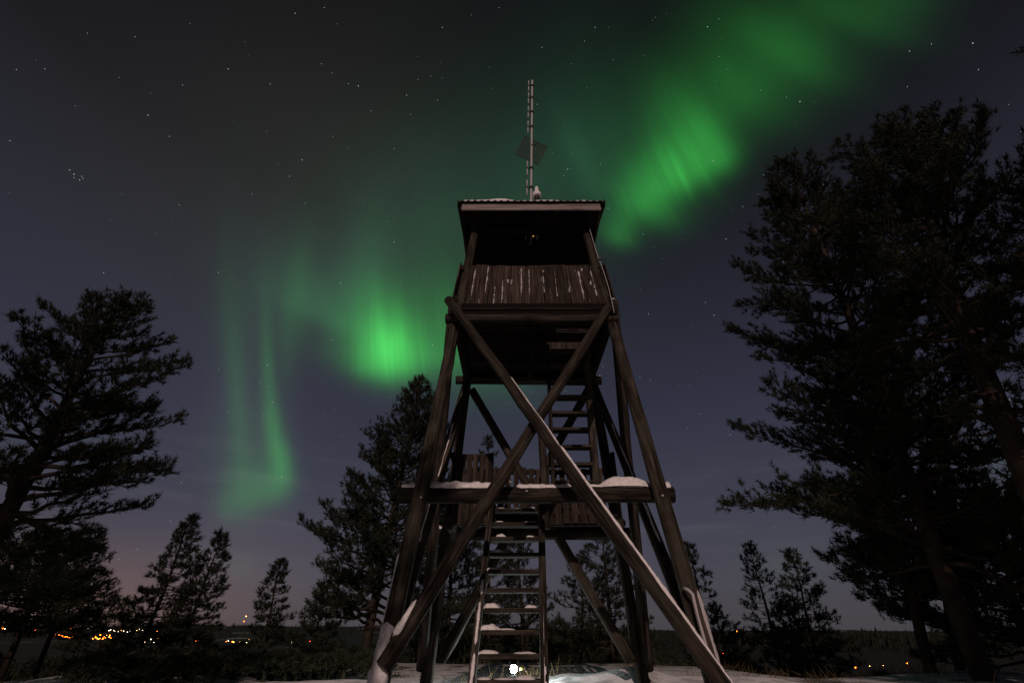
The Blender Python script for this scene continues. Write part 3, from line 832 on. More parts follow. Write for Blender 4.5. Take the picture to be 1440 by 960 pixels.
# upper stair to the hatch
U0, U1 = P(.66, 7.40, 1.50), P(.635, 6.92, 4.30)
UW = .62
for sx in (-1, 1):
    plank('stair_stringer', U0 + Vector((sx * (UW / 2 + .03), 0, 0)), U1 + Vector((sx * (UW / 2 + .03), 0, 0)), Vector((0, 1, 0)), .15, .055 if sx < 0 else .11, M_LOG)
for k in range(10):
    t = (k + .7) / 10.2
    c = U0.lerp(U1, t)
    plank('stair_tread', c + Vector((-UW / 2, 0, 0)), c + Vector((UW / 2, 0, 0)), Vector((0, 1, 0)), .17, .05, M_LOG)

# ------------------------------------------------------------------ pine trees
def rnd_cone(rng, D, amin, amax, k):
    """k unit vectors around every direction in D"""
    n = len(D)
    D = np.repeat(D, k, axis=0)
    ref = np.where(np.abs(D[:, 2:3]) < .9, np.array([[0, 0, 1.0]]), np.array([[1.0, 0, 0]]))
    a = np.cross(D, ref); a /= np.linalg.norm(a, axis=1, keepdims=True)
    b = np.cross(D, a)
    ph = rng.uniform(0, 2 * math.pi, (n * k, 1)); th = rng.uniform(amin, amax, (n * k, 1))
    return D * np.cos(th) + (a * np.cos(ph) + b * np.sin(ph)) * np.sin(th)
def tri_needles(rng, pos, dirs, size, k, w):
    n = len(pos)
    d = rnd_cone(rng, dirs, .25, 1.35, k)
    p = np.repeat(pos, k, axis=0); s = np.repeat(size, k)[:, None] * rng.uniform(.6, 1.15, (n * k, 1))
    q = rng.normal(size=(n * k, 3)); sd = np.cross(d, q); sd /= np.linalg.norm(sd, axis=1, keepdims=True) + 1e-9
    p = p + np.repeat(dirs, k, axis=0) * s * rng.uniform(-.5, .5, (n * k, 1))
    ww = w * rng.uniform(.7, 1.3, (n * k, 1))
    V = np.empty((n * k * 3, 3)); V[0::3] = p - sd * ww; V[1::3] = p + sd * ww; V[2::3] = p + d * s
    return V
def tube_np(pts, rad, sides):
    pts = np.asarray(pts); n = len(pts)
    t = np.gradient(pts, axis=0); t /= np.linalg.norm(t, axis=1, keepdims=True) + 1e-9
    ref = np.array([0, 0, 1.0]) if abs(t[0, 2]) < .8 else np.array([1.0, 0, 0])
    a = np.cross(t, ref); a /= np.linalg.norm(a, axis=1, keepdims=True) + 1e-9
    b = np.cross(t, a)
    ang = np.arange(sides) * 2 * math.pi / sides
    V = pts[:, None, :] + np.asarray(rad)[:, None, None] * (a[:, None, :] * np.cos(ang)[None, :, None] + b[:, None, :] * np.sin(ang)[None, :, None])
    V = V.reshape(-1, 3); F = []
    for i in range(n - 1):
        for k in range(sides):
            k2 = (k + 1) % sides
            F.append((i * sides + k, i * sides + k2, (i + 1) * sides + k2)); F.append((i * sides + k, (i + 1) * sides + k2, (i + 1) * sides + k))
    return V, np.array(F)
def pine(name, label, base, top, r0, prof, seed, cs=.3, nl=60, tuft=.13, dens=1.0, wind=(0, 0), k=11, w=.012, up0=.0, up1=.9, curve=.5, bare=0, group='pine trees on the hilltop', sway=.12, fluff=0.0, even=False):
    """base, top: world points. prof(t): limb reach in metres at crown height t 0..1"""
    rng = np.random.default_rng(seed)
    root = empty(name, base); tag(root, label, 'tree', group)
    base = np.array(base); top = np.array(top) - base
    H = np.linalg.norm(top)
    ns = 14
    tt = np.linspace(0, 1, ns)
    ph = rng.uniform(0, 6.28, 4)
    spine = tt[:, None] * top[None, :]
    spine[:, 0] += sway * np.sin(tt * 4.2 + ph[0]) * tt + .4 * sway * np.sin(tt * 9 + ph[1]) * tt
    spine[:, 1] += sway * np.sin(tt * 3.7 + ph[2]) * tt
    spine[-1] = top
    spine[0, 2] -= .4
    rad = r0 * (1 - tt) ** .75 + .008
    Vs, Fs = [], []; nb = 0
    def addt(V, F):
        nonlocal nb
        Vs.append(V); Fs.append(F + nb); nb += len(V)
    addt(*tube_np(spine, rad, 9))
    tp, td, ts = [], [], []
    wind = np.array([wind[0], wind[1], 0.0])
    def sp(t):
        x = t * (ns - 1); i = min(int(x), ns - 2); q = x - i
        return spine[i] * (1 - q) + spine[i + 1] * q
    for i in range(nl + bare):
        if i < nl:
            ct = ((i + rng.uniform(0, 1)) / nl) ** .92           # 0 at crown foot, 1 at top
            t = cs + (1 - cs) * ct * .985
        else:
            ct = 0.0; t = rng.uniform(cs * .45, cs)
        reach = prof(ct) * (rng.uniform(.72, 1.05) if even else rng.uniform(.55, 1.12))
        if i >= nl: reach = prof(0) * rng.uniform(.3, .7)
        a = i * 2.39996 + rng.uniform(-.6, .6)
        e = up0 + (up1 - up0) * ct ** 1.3 + rng.uniform(-.18, .18) * (1 + 1.8 * fluff)
        d = np.array([math.cos(a) * math.cos(e), math.sin(a) * math.cos(e), math.sin(e)])
        reach *= 1 + .5 * float(d[:2] @ wind[:2])
        seg = 7
        p = sp(t).copy(); pts = [p.copy()]
        bend = curve * rng.uniform(.4, 1.3)
        kink = rng.normal(size=(seg, 3)) * .16
        for s in range(seg):
            q = (s + 1) / seg
            dd = d + np.array([0, 0, bend * (q * q - .35 * (1 - q) * 1.2)]) + kink[s] + wind * .25 * q
            dd /= np.linalg.norm(dd)
            p = p + dd * reach / seg; pts.append(p.copy())
        pts = np.array(pts)
        rl = max(.010, min(.055, r0 * .28) * (1 - .7 * ct) * min(1.3, reach / 1.2 + .2))
        addt(*tube_np(pts, np.linspace(rl, .004, seg + 1), 5))
        if i >= nl and rng.random() < .8:
            # dead limb: a few bare twigs
            for b in range(3):
                q = rng.uniform(.4, .95); x = q * seg; j = min(int(x), seg - 1)
                o_ = pts[j] + (pts[j + 1] - pts[j]) * (x - j)
                dd = (pts[j + 1] - pts[j]); dd = dd / np.linalg.norm(dd) + rng.normal(size=3) * .7; dd /= np.linalg.norm(dd)
                addt(*tube_np(np.array([o_, o_ + dd * .2, o_ + dd * .35 + rng.normal(size=3) * .06]), np.array([.007, .005, .003]), 4))
            continue
        # branchlets with needle tufts
        nbr = max(3, int(reach / .13 * dens))
        for b in range(nbr):
            q = .28 + .72 * (b + rng.uniform(0, 1)) / nbr
            x = q * seg; j = min(int(x), seg - 1)
            o_ = pts[j] + (pts[j + 1] - pts[j]) * (x - j)
            ax = pts[j + 1] - pts[j]; ax /= np.linalg.norm(ax)
            sd = np.cross(ax, [0, 0, 1.0]); sd /= np.linalg.norm(sd) + 1e-9
            sgn = 1 if b % 2 else -1
            dd = ax * rng.uniform(.4, .9) + sd * sgn * rng.uniform(.35, 1.0) + np.array([0, 0, rng.uniform(-.35 * fluff, .55 + .5 * fluff)]) + wind * .4
            dd /= np.linalg.norm(dd)
            Lb = (.16 + .26 * reach * (1.15 - q)) * rng.uniform(.6, 1.2)
            Lb = min(Lb, .34 if even else .75)
            nt_ = max(2, int(Lb / (tuft * .62)))
            end = o_ + dd * Lb + np.array([0, 0, .12 * Lb])
            if Lb > .2: addt(*tube_np(np.array([o_, (o_ + end) / 2, end]), np.array([.007, .005, .003]), 4))
            for m in range(nt_):
                s = .25 + .8 * (m + rng.uniform(0, .9)) / nt_
                tp.append(o_ + (end - o_) * s + rng.normal(size=3) * tuft * .25)
                g = dd + np.array([0, 0, rng.uniform(.2, .9)]) + rng.normal(size=3) * .25
                td.append(g / np.linalg.norm(g)); ts.append(tuft * rng.uniform(.7, 1.25))
        for m in range(max(2, int(3 * dens))):
            tp.append(pts[-1] + rng.normal(size=3) * tuft * .4); g = pts[-1] - pts[-2]; g = g / np.linalg.norm(g) + np.array([0, 0, .4]); td.append(g / np.linalg.norm(g)); ts.append(tuft)
    # leader
    for m in range(7):
        tp.append(sp(1 - .04 * m / 7 * 2)); td.append(np.array([0, 0, 1.0])); ts.append(tuft)
    V = np.concatenate(Vs); F = np.concatenate(Fs)
    mk_np('trunk', V, F, M_BARK, root)
    V = tri_needles(rng, np.array(tp), np.array(td), np.array(ts), int(k * 1.4), w * .7)
    mk_np('crown', V, np.arange(len(V)).reshape(-1, 3), M_NEEDLE, root)
    return root
def on_ground(px, py_any, h):
    """ground point under a viewing direction at horizontal distance h"""
    a = azel(px, py_any)[0]
    x, y = h * math.sin(a), h * math.cos(a)
    return Vector((x, y, ground_z(x, y)))
def cone(rmax, sharp=1.0, foot=.75):
    return lambda t: rmax * (foot + (1 - foot) * min(1, t / .25)) * (1 - t) ** (.75 * sharp) + .12
def dome(rmax):
    return lambda t: rmax * (.62 + .38 * math.sin(min(1, t / .55) * math.pi / 2)) * (1 - t ** 3.0) ** .8 + .15
LPX = 'pine trees on the hilltop'
# left big pine
pine('pine_tree', 'big spreading pine with a leaning trunk left of the town glow', on_ground(8, 735, 12.0), at_h(172, 424, 12.0), .17, lambda t: 2.65 * (1 - .62 * t ** 1.3) * (1 - t ** 8) + .1, 11, cs=.28, nl=72, tuft=.115, dens=1.4, wind=(.1, 0), k=13, w=.012, up0=.0, up1=.9, curve=.35, fluff=.5)
# right pines
pine('pine_tree', 'tall dense pine with branches down to its foot right of the tower', on_ground(1383, 955, 12.6), at_h(1112, 232, 12.6), .17, lambda t: 3.5 * (1 - t) ** .58 + .3, 21, cs=.12, nl=135, tuft=.12, dens=1.4, k=12, w=.013, up0=.10, up1=.95, wind=(-.10, 0), fluff=1.0)
pine('pine_tree', 'tall pine with bare lower trunk and wide crown beside the dense pine', on_ground(1518, 885, 9.6), at_h(1262, 190, 9.6), .19, dome(2.3), 22, cs=.44, nl=84, tuft=.115, dens=1.5, k=13, w=.010, bare=18, up0=.15, up1=.9, fluff=1.0)
pine('pine_tree', 'old pine whose upper limb reaches over the neighbouring crowns', on_ground(2350, 880, 9.5), at_h(1535, 15, 9.5), .18, dome(2.2), 23, cs=.45, nl=46, tuft=.14, dens=1.1, k=10, w=.013)
pine('pine_tree', 'rounded pine beside the bare trunk of the wide-crowned pine', on_ground(2080, 880, 9.6), at_h(1545, 205, 9.6), .17, dome(2.3), 27, cs=.36, nl=84, tuft=.12, dens=1.4, k=12, w=.011, up0=.1, fluff=1.0)
pine('pine_tree', 'slim pine standing in front of the dense right-hand pine thicket', on_ground(1306, 948, 15.0), at_h(1205, 470, 15.0), .11, cone(2.6), 24, cs=.14, nl=95, tuft=.14, dens=1.2, k=11, w=.015, up0=.1, fluff=.8)
pine('pine_tree', 'middle-sized pine merging with the thicket of the tall dense pine', on_ground(1345, 945, 16.5), at_h(1275, 500, 16.5), .11, cone(2.7), 25, cs=.10, nl=95, tuft=.15, dens=1.2, k=11, w=.016, up0=.1, fluff=.8)
pine('pine_tree', 'low bushy pine under the bare trunk of the wide-crowned pine', on_ground(1440, 900, 15.5), at_h(1395, 715, 15.5), .09, cone(2.5, .7), 26, cs=.08, nl=75, tuft=.15, dens=1.2, k=11, w=.016)
# behind the tower
pine('pine_tree', 'full pine with a wind-swept top behind the left tower leg', on_ground(518, 870, 17.0), at_h(590, 531, 17.0), .15, lambda t: 3.6 * (.72 + .28 * min(1, t * 4)) * (1 - t) ** .85 + .25, 31, cs=.10, nl=135, tuft=.135, dens=1.3, wind=(.15, 0), k=12, w=.015, up0=.1, up1=.8, fluff=.6)
pine('pine_tree', 'pine half hidden between the left tower legs', on_ground(630, 870, 20.0), at_h(640, 690, 20.0), .10, cone(2.2), 32, cs=.06, nl=80, tuft=.15, dens=1.1, k=11, w=.017)
pine('spruce_tree', 'narrow spruce with its tip showing above the landing railing', on_ground(690, 870, 20.0), at_h(686, 613, 20.0), .11, cone(1.7, 1.1), 33, cs=.06, nl=85, tuft=.14, dens=1.1, k=10, w=.016, up0=-.2, up1=.3, curve=.2)
pine('pine_tree', 'pine showing through the steps beside the lit lantern', on_ground(735, 870, 22.0), at_h(728, 745, 22.0), .10, cone(1.9), 34, cs=.08, nl=64, tuft=.16, dens=1.0, k=10, w=.018)
pine('pine_tree', 'open pine seen between the right tower legs', on_ground(858, 880, 20.0), at_h(850, 742, 20.0), .09, cone(1.7), 35, cs=.12, nl=60, tuft=.145, dens=.95, k=10, w=.017, up1=.5)
pine('pine_tree', 'short pine with flat limbs under the landing beam', on_ground(812, 890, 21.0), at_h(822, 778, 21.0), .08, cone(1.8, .9), 36, cs=.1, nl=50, tuft=.15, dens=.9, k=10, w=.017, up1=.4)
# single pines along the edge of the hilltop
pine('pine_tree', 'thin pine with a bare spire beside the right tower leg', on_ground(1000, 890, 23.0), at_h(967, 765, 23.0), .08, cone(1.5, 1.25), 41, cs=.12, nl=60, tuft=.15, dens=.85, k=10, w=.017, wind=(.2, 0), up0=-.15, up1=.4, curve=.2, even=True)
pine('pine_tree', 'slender pine with sparse limbs beside the orange hill light', on_ground(1086, 890, 23.0), at_h(1052, 764, 23.0), .08, cone(1.45, 1.05), 42, cs=.10, nl=72, tuft=.15, dens=.75, k=10, w=.017, up0=-.15, up1=.4, curve=.2, even=True)
pine('pine_tree', 'slender pine at the left edge of the dense pine thicket', on_ground(1142, 890, 24.0), at_h(1107, 774, 24.0), .08, cone(1.75, 1.05), 43, cs=.24, nl=80, tuft=.15, dens=.95, k=10, w=.018, up0=-.15, up1=.4, curve=.2, even=True)
pine('pine_tree', 'low young pine between the thin-spired pine and the orange hill light', on_ground(1012, 885, 25.0), at_h(1008, 856, 25.0), .05, cone(1.5, .8), 44, cs=.06, nl=40, tuft=.16, dens=.9, k=10, w=.018, up1=.5)
pine('pine_tree', 'young bushy pine between the two slender pines', on_ground(1112, 885, 26.0), at_h(1104, 848, 26.0), .05, cone(1.6, .8), 45, cs=.5, nl=40, tuft=.16, dens=.9, k=10, w=.018, up1=.5)
pine('pine_tree', 'wind-bent pine leaning over the row of white town lights', on_ground(196, 890, 24.0), at_h(273, 726, 24.0), .10, cone(1.75, 1.25), 51, cs=.24, nl=100, tuft=.15, dens=1.0, wind=(.45, 0), k=10, w=.018, up0=-.15, up1=.35, curve=.2, even=True)
pine('pine_tree', 'pine with a bushy pointed top beside the wind-bent pine', on_ground(262, 890, 24.5), at_h(311, 748, 24.5), .09, cone(1.45, 1.1), 52, cs=.22, nl=92, tuft=.15, dens=1.05, wind=(.2, 0), k=10, w=.018, up0=-.15, up1=.35, curve=.2, even=True)
pine('pine_tree', 'lone short pine beside the two hill mast lights', on_ground(378, 890, 26.0), at_h(398, 787, 26.0), .08, cone(1.45, 1.1), 53, cs=.16, nl=84, tuft=.16, dens=1.05, k=10, w=.019, up0=-.15, up1=.35, curve=.2, even=True)
pine('pine_tree', 'low round pine over the orange lights of the town', on_ground(150, 900, 27.0), at_h(166, 842, 27.0), .07, cone(1.8, .6), 54, cs=.40, nl=44, tuft=.16, dens=1.0, k=10, w=.019, up1=.5, curve=.2)
pine('pine_tree', 'pine below the limbs of the big spreading pine', on_ground(32, 890, 19.0), at_h(84, 752, 19.0), .09, cone(2.2, .8), 55, cs=.40, nl=76, tuft=.14, dens=1.0, k=10, w=.016, up0=-.1, up1=.4, curve=.25)
pine('pine_tree', 'thin-limbed pine between the big spreading pine and the town lights', on_ground(80, 890, 21.0), at_h(128, 742, 21.0), .08, cone(1.4, 1.1), 56, cs=.42, nl=70, tuft=.14, dens=.85, k=10, w=.016, up0=-.1, up1=.4, curve=.25, even=True)
pine('pine_tree', 'small pine beside the full pine and the snowy tower foot', on_ground(440, 900, 24.0), at_h(455, 820, 24.0), .07, cone(1.5, 1.0), 57, cs=.2, nl=64, tuft=.16, dens=1.0, k=10, w=.018, up0=-.1, up1=.4, curve=.25, even=True)
# unseen pines added behind the camera to shade snow, tower feet and side pines
GB = 'shade pines added behind the viewpoint'
for (x, y, h_, r_, sd_, lab) in [(-6.4, -6.0, 12.0, 2.6, 71, 'tall unseen pine added to shade the ground left of the tower'), (-9.6, -4.0, 12.0, 3.0, 72, 'tall unseen pine added to shade the snow below the big spreading pine'), (-13.8, -4.5, 12.5, 2.8, 76, 'tall unseen pine added to shade the big spreading pine'),
                                 (5.8, -6.0, 11.0, 2.4, 73, 'tall unseen pine added to shade the snow right of the tower'), (8.2, -3.4, 15.5, 3.2, 74, 'tall unseen pine added to shade the dense right-hand pines'), (12.0, -3.0, 15.0, 3.0, 77, 'tall unseen pine added to shade the wide-crowned right-hand pine'), (-2.1, -6.4, 8.8, 2.1, 75, 'unseen pine added to shade the left tower foot')]:
    pine('pine_tree', lab, Vector((x, y, ground_z(x, y))), Vector((x + .3, y + .2, h_)), .16, dome(r_), sd_, cs=.28, nl=50, tuft=.18, dens=.8, k=5, w=.035, up0=.05, up1=.6, group=GB)

# young woods on the slope: one dark mass
def build_woods():
    rng = np.random.default_rng(99)
    P_, D_, S_ = [], [], []
    Vs = []; Fs = []; nb = 0
    for i in range(760):
        a = rng.uniform(-62, 62); h = 18.5 + 70 * rng.random() ** 1.6
        if i >= 620:      # juniper and seedlings at the rim of the hilltop
            a = rng.uniform(-37, -13); h = rng.uniform(10.5, 15.5)
        x, y = h * math.sin(R(a)), h * math.cos(R(a)); z = ground_z(x, y)
        # tops stay below the town on the left, lower still on the right
        eltop = rng.uniform(-3.6, -1.7) if a < -16 else (rng.uniform(-3.0, .6) if a < 16 else (rng.uniform(-3.4, -2.3) if a < 24 else rng.uniform(-4.2, -3.2)))
        zt_ = CAM_Z + h * math.tan(R(eltop))
        H = zt_ - z
        if H < .5:
            if i < 620 and a > 16: continue
            H = rng.uniform(.4, .8)
        H = min(H, 9)
        if i >= 620: H = rng.uniform(.10, .26) if a < 0 else rng.uniform(.03, .08)
        V, F = tube_np(np.array([[x, y, z - .2], [x, y, z + H * .5], [x, y, z + H]]), np.array([.07, .05, .01]), 5)
        Vs.append(V); Fs.append(F + nb); nb += len(V)
        n = int(60 + 22 * H)
        if i >= 620: n = 100
        t = rng.random(n) ** .8
        rr = ((.16 * H + .35) if i < 620 else (.42 if a < 0 else .28)) * (1 - t) * rng.uniform(.4, 1.0, n) + .05
        ph = rng.uniform(0, 6.283, n)
        P_.append(np.stack([x + rr * np.cos(ph), y + rr * np.sin(ph), z + .15 + t * H * .98], 1))
        d = np.stack([np.cos(ph), np.sin(ph), np.full(n, .25)], 1); D_.append(d / np.linalg.norm(d, axis=1, keepdims=True))
        S_.append(np.full(n, .15 + .003 * h if i < 620 else .09))
    V = tri_needles(rng, np.concatenate(P_), np.concatenate(D_), np.concatenate(S_), 7, .013)
    F = np.arange(len(V)).reshape(-1, 3)
    V0 = np.concatenate(Vs); F0 = np.concatenate(Fs)
    o = mk_np('woods', np.concatenate([V0, V]), np.concatenate([F0, F + len(V0)]), M_NEEDLE)
    tag(o, 'dark young woods covering the slope below the hilltop', 'woods', None, 'stuff')
build_woods()

# the far forest across the valley, too far away to tell tree from tree
def build_far_woods():
    rng = np.random.default_rng(5)
    V = []; F = []; nb = 0
    for i in range(7000):
        if i < 3600: a = rng.uniform(-9, 62); r = rng.uniform(620, 1250)
        elif i < 5000: a = rng.uniform(-62, -9); r = rng.uniform(2000, 3600)
        else: a = rng.uniform(-62, 62); r = rng.uniform(110, 600)
        x, y = r * math.sin(R(a)), r * math.cos(R(a)); z = ground_z(x, y)
        cl_ = .5 + mnoise.noise(Vector((x * .012, y * .012, 2.0)))
        if rng.random() > .35 + cl_: continue
        H = rng.uniform(4, 15) * (.55 + .7 * cl_) * (1.0 if r < 1500 else 1.4); w = H * rng.uniform(.12, .3)
        if r < 600:
            H = min(H, (CAM_Z + r * math.tan(R(-3.2 if a > 14 else -1.3))) - z)
            if H < 3: continue
        for (z0, z1, ww) in ((.08, .7, 1.0), (.45, 1.0, .62)):
            ph = rng.uniform(0, 6.28)
            for k in range(5):
                an = ph + k * 1.2566; q = ww * w * rng.uniform(.7, 1.25)
                V.append((x + q * math.cos(an), y + q * math.sin(an), z + H * z0 * rng.uniform(.8, 1.3)))
            V.append((x, y, z + H * z1))
            for k in range(5): F.append((nb + k, nb + (k + 1) % 5, nb + 5))
            nb += 6
    o = mk_np('far_forest', np.array(V), np.array(F), leafy('far_forest_needles', (.010, .011, .007), (.018, .019, .011)))
    tag(o, 'dark forest along the far side of the valley', 'forest', None, 'stuff')
build_far_woods()

# heather and dry grass sticking out of the snow
def build_scrub():
    rng = np.random.default_rng(12)
    Pp = []; 
    def clump(x, y, n, sp):
        for _ in range(n):
            xx, yy = x + rng.normal() * sp, y + rng.normal() * sp
            Pp.append((xx, yy, ground_z(xx, yy) - .02))
    for i in range(90):
        a = rng.uniform(-60, 60); h = rng.uniform(10.5, 16)
        clump(h * math.sin(R(a)), h * math.cos(R(a)), rng.integers(8, 30), .18)
    for (x, y) in [(.35, 10.4), (.6, 10.6), (.85, 10.4), (-.4, 10.1), (1.1, 10.8), (-.9, 9.6), (.5, 9.9)]: clump(x, y, 14, .16)
    Pp = np.array(Pp)
    D = rng.normal(size=(len(Pp), 3)) * .35 + np.array([0, 0, 1.0]); D /= np.linalg.norm(D, axis=1, keepdims=True)
    V = tri_needles(rng, Pp, D, rng.uniform(.12, .34, len(Pp)), 3, .006)
    o = mk_np('heather', V, np.arange(len(V)).reshape(-1, 3), leafy('dry_heather', (.06, .045, .025), (.14, .10, .05)))
    tag(o, 'dry heather and grass sticking out of the snow', 'heather', None, 'stuff')
build_scrub()

# ------------------------------------------------------------------ lantern behind the stair
def lathe(c, prof, n=14):
    v = []; f = []
    for (r_, z_) in prof:
        for k in range(n): v.append((c[0] + r_ * math.cos(k / n * 6.283), c[1] + r_ * math.sin(k / n * 6.283), c[2] + z_))
    for j in range(len(prof) - 1):
        for k in range(n): f.append((j * n + k, j * n + (k + 1) % n, (j + 1) * n + (k + 1) % n, (j + 1) * n + k))
    return v, f
lx, ly = .03, 9.35
lz = ground_z(lx, ly)
gl_z = CAM_Z + ly * math.tan(azel(722, 940)[1]) - lz
M_LANTERN_BLACK = mat('black_lantern_metal', (.004, .004, .004), .9, .0)  # near-black colour offsets the globe's glare on the lantern body
lant = empty('lantern', (lx, ly, lz)); tag(lant, 'bright white lantern standing on the snow behind the stairs', 'lantern')
v, f = lathe((0, 0, 0), [(0, -.02), (.075, -.02), (.075, .03), (.055, .05), (.05, max(.06, gl_z - .085)), (.03, max(.065, gl_z - .08))]); mk('base', v, f, M_LANTERN_BLACK, lant, True)
v, f = lathe((0, 0, gl_z), [(.056 * math.sin(a), -.058 * math.cos(a)) for a in np.linspace(0, math.pi, 13)]); gm = emis('lantern_glow', (.93, 1.0, .96), 700.0); gm.cycles.emission_sampling = 'FRONT_BACK'; mk('globe', v, f, gm, lant, True)
v, f = lathe((0, 0, gl_z), [(.05, .06), (.05, .085), (.02, .125), (0, .127)]); mk('cap', v, f, M_LANTERN_BLACK, lant, True)
v, f = tube([Vector((.07 * math.cos(a), 0, gl_z + .07 + .12 * math.sin(a))) for a in np.linspace(0, math.pi, 11)], .004, 5); mk('handle', v, f, M_LANTERN_BLACK, lant)
v, f = lathe((.118, -.02, gl_z), [(0, -.022), (.018, -.014), (.024, 0), (.018, .014), (0, .022)], 10); mk('indicator_light', v, f, emis('green_led', (.55, .9, .10), 3.0), lant, True)
v, f = tube([Vector((.118, -.02, gl_z - .02)), Vector((.118, -.02, .02)), Vector((.05, 0, .0))], .006, 5); mk('bracket', v, f, M_LANTERN_BLACK, lant)

# ------------------------------------------------------------------ lights of the town across the valley
E_OR = emis('sodium_light', (1.0, .17, .012), 26.0); E_WH = emis('white_light', (1.0, .74, .45), 12.0); E_RD = emis('red_light', (1.0, .04, .01), 14.0); E_YE = emis('yellow_light', (1.0, .36, .06), 20.0)
EM = {'o': E_OR, 'w': E_WH, 'r': E_RD, 'y': E_YE}
_cache = {}
def lamp_meshes(h, g):
    key = (round(h, 1), round(g, 2))
    if key in _cache: return _cache[key]
    v, f = merge(tube([Vector((0, 0, 0)), Vector((0, 0, h))], .09, 6), tube([Vector((0, 0, h)), Vector((0, -.8, h + .15))], .06, 5))
    m1 = bpy.data.meshes.new('pole'); m1.from_pydata([tuple(x) for x in v], [], f); m1.materials.append(M_METAL)
    v, f = lathe((0, -.8, h + .1), [(0, -g), (g * .75, -g * .65), (g, 0), (g * .75, g * .65), (0, g)], 10)
    m2 = bpy.data.meshes.new('lamp_head'); m2.from_pydata([tuple(x) for x in v], [], f)
    _cache[key] = (m1, m2); return _cache[key]
def lamp(px, py, c, s, label, group, cat='street light', name='street_light'):
    q = hit_ground(px, py, 90)
    dist = math.hypot(q.x, q.y)
    h = max(5.0, min(60.0, q.z - ground_z(q.x, q.y) + .3))
    root = empty(name, (q.x, q.y, q.z - h)); root.rotation_euler = (0, 0, -math.atan2(q.x, q.y))
    g = (.35 + dist * .00045) * s
    m1, m2 = lamp_meshes(h, g)
    a = bpy.data.objects.new('pole', m1); a.parent = root; col.objects.link(a)
    m2 = m2.copy(); m2.materials.clear(); m2.materials.append(EM[c])
    b = bpy.data.objects.new('lamp_head', m2); b.parent = root; col.objects.link(b)
    tag(root, label, cat, group)
rl = random.Random(3)
CN = {'o': 'orange', 'w': 'white', 'r': 'red', 'y': 'yellow'}
TOWN = [(0, 22, 881, 888, 11, 'ooow', 'at the town end beyond the big spreading pine'), (34, 58, 882, 886, 7, 'o', 'by the pine below the big spreading pine'),
        (70, 112, 889, 899, 22, 'oo', 'in the long bright orange street of the town'), (84, 102, 883, 887, 7, 'o', 'just above the long bright orange street'),
        (130, 158, 892, 898, 13, 'ooy', 'in the orange cluster beside the low round pine'), (150, 245, 884, 888, 24, 'wwy', 'in the long pale row behind the wind-bent pine'),
        (108, 130, 882, 884, 4, 'w', 'over the gap between the two orange clusters'), (185, 190, 895, 900, 3, 'o', 'just under the long pale row of the town'),
        (220, 240, 896, 900, 4, 'y', 'between the wind-bent pine and its bushy neighbour'), (272, 284, 899, 902, 4, 'o', 'beside the trunk of the bushy pointed pine'),
        (313, 354, 897, 903, 8, 'yow', 'in the cluster under the two hill mast lights'), (400, 412, 902, 906, 4, 'wr', 'beside the lone short pine'),
        (432, 436, 901, 903, 1, 'r', 'alone between the lone short pine and the full pine'), (196, 230, 898, 904, 4, 'w', 'on the dark valley floor below the pale row')]
for (x0, x1, y0, y1, n, cs_, where) in TOWN:
    for k in range(n):
        u = (k + rl.random()) / n; rc = rl.choice(cs_)
        yy = y0 + (y1 - y0) * (rl.random() if ('y' in cs_ or n < 8) else u * .8 + .2 * rl.random())
        lamp(x0 + (x1 - x0) * u, yy, rc, rl.uniform(.4, 1.0), '%s street light %s' % (CN[rc], where), '%s lights %s' % (CN[rc], where))
lamp(201, 926, 'w', .8, 'single white light low on the dark slope under the town', 'slope lights')
for (x, y, c, s) in [(1140, 942, 'o', .5), (1162, 940, 'y', .2), (1182, 940, 'y', .25), (1203, 938, 'o', .55), (1223, 936, 'y', .35), (1242, 935, 'y', .25), (1276, 932, 'o', .5)]:
    lamp(x, y, c, s, 'warm light in the sparse row along the dark valley road', 'road lights in the valley')
lamp(1017, 918, 'r', .8, 'single red light in the dark valley beside the tower leg', None)
lamp(346, 866, 'y', 1.1, 'upper of two lights on a mast on the far hill', 'hill mast lights', 'mast light', 'mast_light')
lamp(343, 873, 'o', .8, 'lower of two lights on a mast on the far hill', 'hill mast lights', 'mast light', 'mast_light')
lamp(1036, 887, 'o', 1.1, 'orange light on a mast above the far ridge', None, 'mast light', 'mast_light')

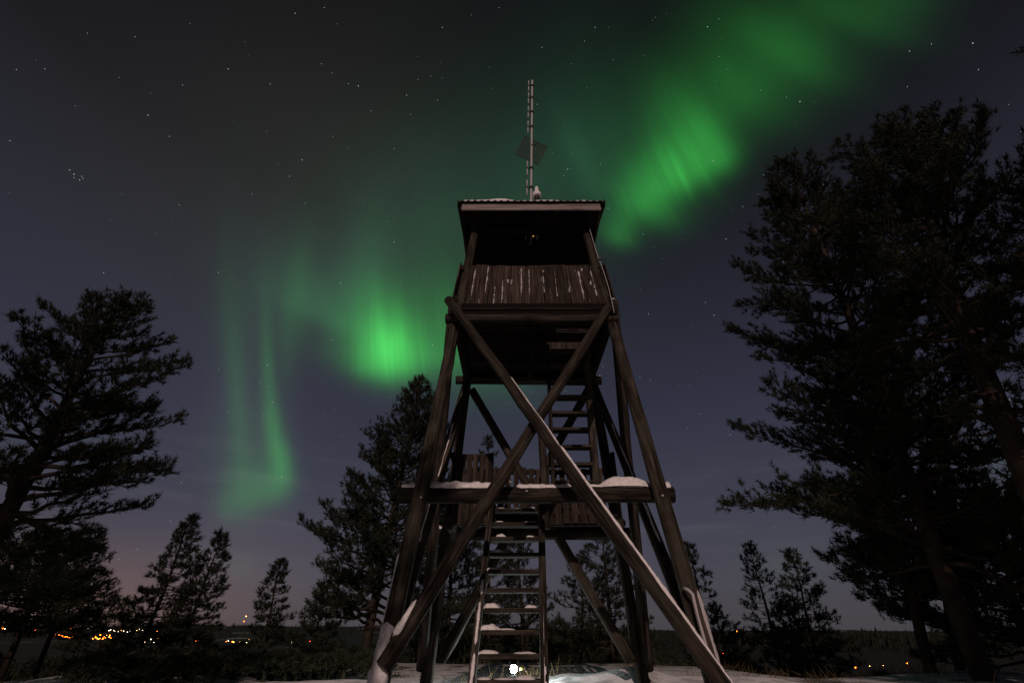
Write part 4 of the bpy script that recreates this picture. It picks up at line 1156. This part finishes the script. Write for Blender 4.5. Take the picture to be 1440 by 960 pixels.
# ------------------------------------------------------------------ stars
STARS = [(415,19,.5),(456,11,.3),(123,47,.3),(190,52,.35),(452,90,.6),(467,103,.4),(321,97,.8),(380,118,.5),(257,120,.35),(208,162,.8),(238,192,.4),(14,198,.4),(425,225,.9),(407,248,.6),(468,192,.4),(429,286,.4),(252,288,.3),(106,149,.3),(63,97,.25),(23,98,.25),
 (98,239,.7),(104,245,.75),(115,248,.45),(112,253,.55),(104,250,.3),(117,251,.3),
 (622,39,.5),(702,11,.3),(837,39,.5),(822,58,.4),(762,67,.4),(504,121,1.1),(490,118,.4),(572,134,.8),(615,141,.5),(522,156,.4),(606,107,.3),(577,161,.4),(803,90,.3),(755,147,.5),(758,216,.7),(798,238,.9),(844,230,.5),(855,293,.8),(554,209,.4),(825,124,.3),
 (995,38,.9),(1125,143,1.1),(1279,72,.6),(1310,62,.4),(1368,61,.9),(1376,98,.4),(1276,122,.4),(1070,127,.35),(1106,137,.35),(1003,226,.8),(1074,246,.7),(1086,258,.4),(1158,260,.7),(1230,250,.6),(1011,80,.3),(1088,234,.3),
 (554,340,.8),(479,398,.7),(307,383,.6),(376,513,1),(383,565,.9),(396,670,1),(371,584,.6),(467,478,.6),(608,485,.9),(596,390,.5),(1021,336,.8),(1004,443,.8),(1019,457,.5),(992,425,.4),(912,441,.7),(706,631,1),(1319,494,.7),(1420,562,.8),(1037,585,.4),(1027,611,.4),(900,530,.4),(915,535,.3)]
def build_stars():
    rng = random.Random(8)
    ico = []
    Rr = 20000.0
    ph = (1 + 5 ** .5) / 2
    octv = [Vector(q) for q in ((1,0,0),(-1,0,0),(0,1,0),(0,-1,0),(0,0,1),(0,0,-1))]
    octf = [(0,2,4),(2,1,4),(1,3,4),(3,0,4),(2,0,5),(1,2,5),(3,1,5),(0,3,5)]
    V = []; F = []
    def star(d, s):
        b = len(V); r_ = Rr * .00062 * (.45 + .75 * s)
        for q in octv: V.append(d * Rr + q * r_)
        for q in octf: F.append(tuple(i + b for i in q))
    for (x, y, s) in STARS: star(ray(x, y).normalized(), s)
    for i in range(900):
        a = rng.uniform(-math.pi, math.pi); e = math.asin(rng.uniform(.06, 1.0))
        star(Vector((math.sin(a) * math.cos(e), math.cos(a) * math.cos(e), math.sin(e))), rng.uniform(-.2, .18) if rng.random() < .9 else rng.uniform(.2, .5))
    o = mk('stars', V, F, emis('star_light', (.92, .95, 1.0), 1.0))
    tag(o, 'stars scattered over the night sky', 'stars', None, 'stuff')
build_stars()
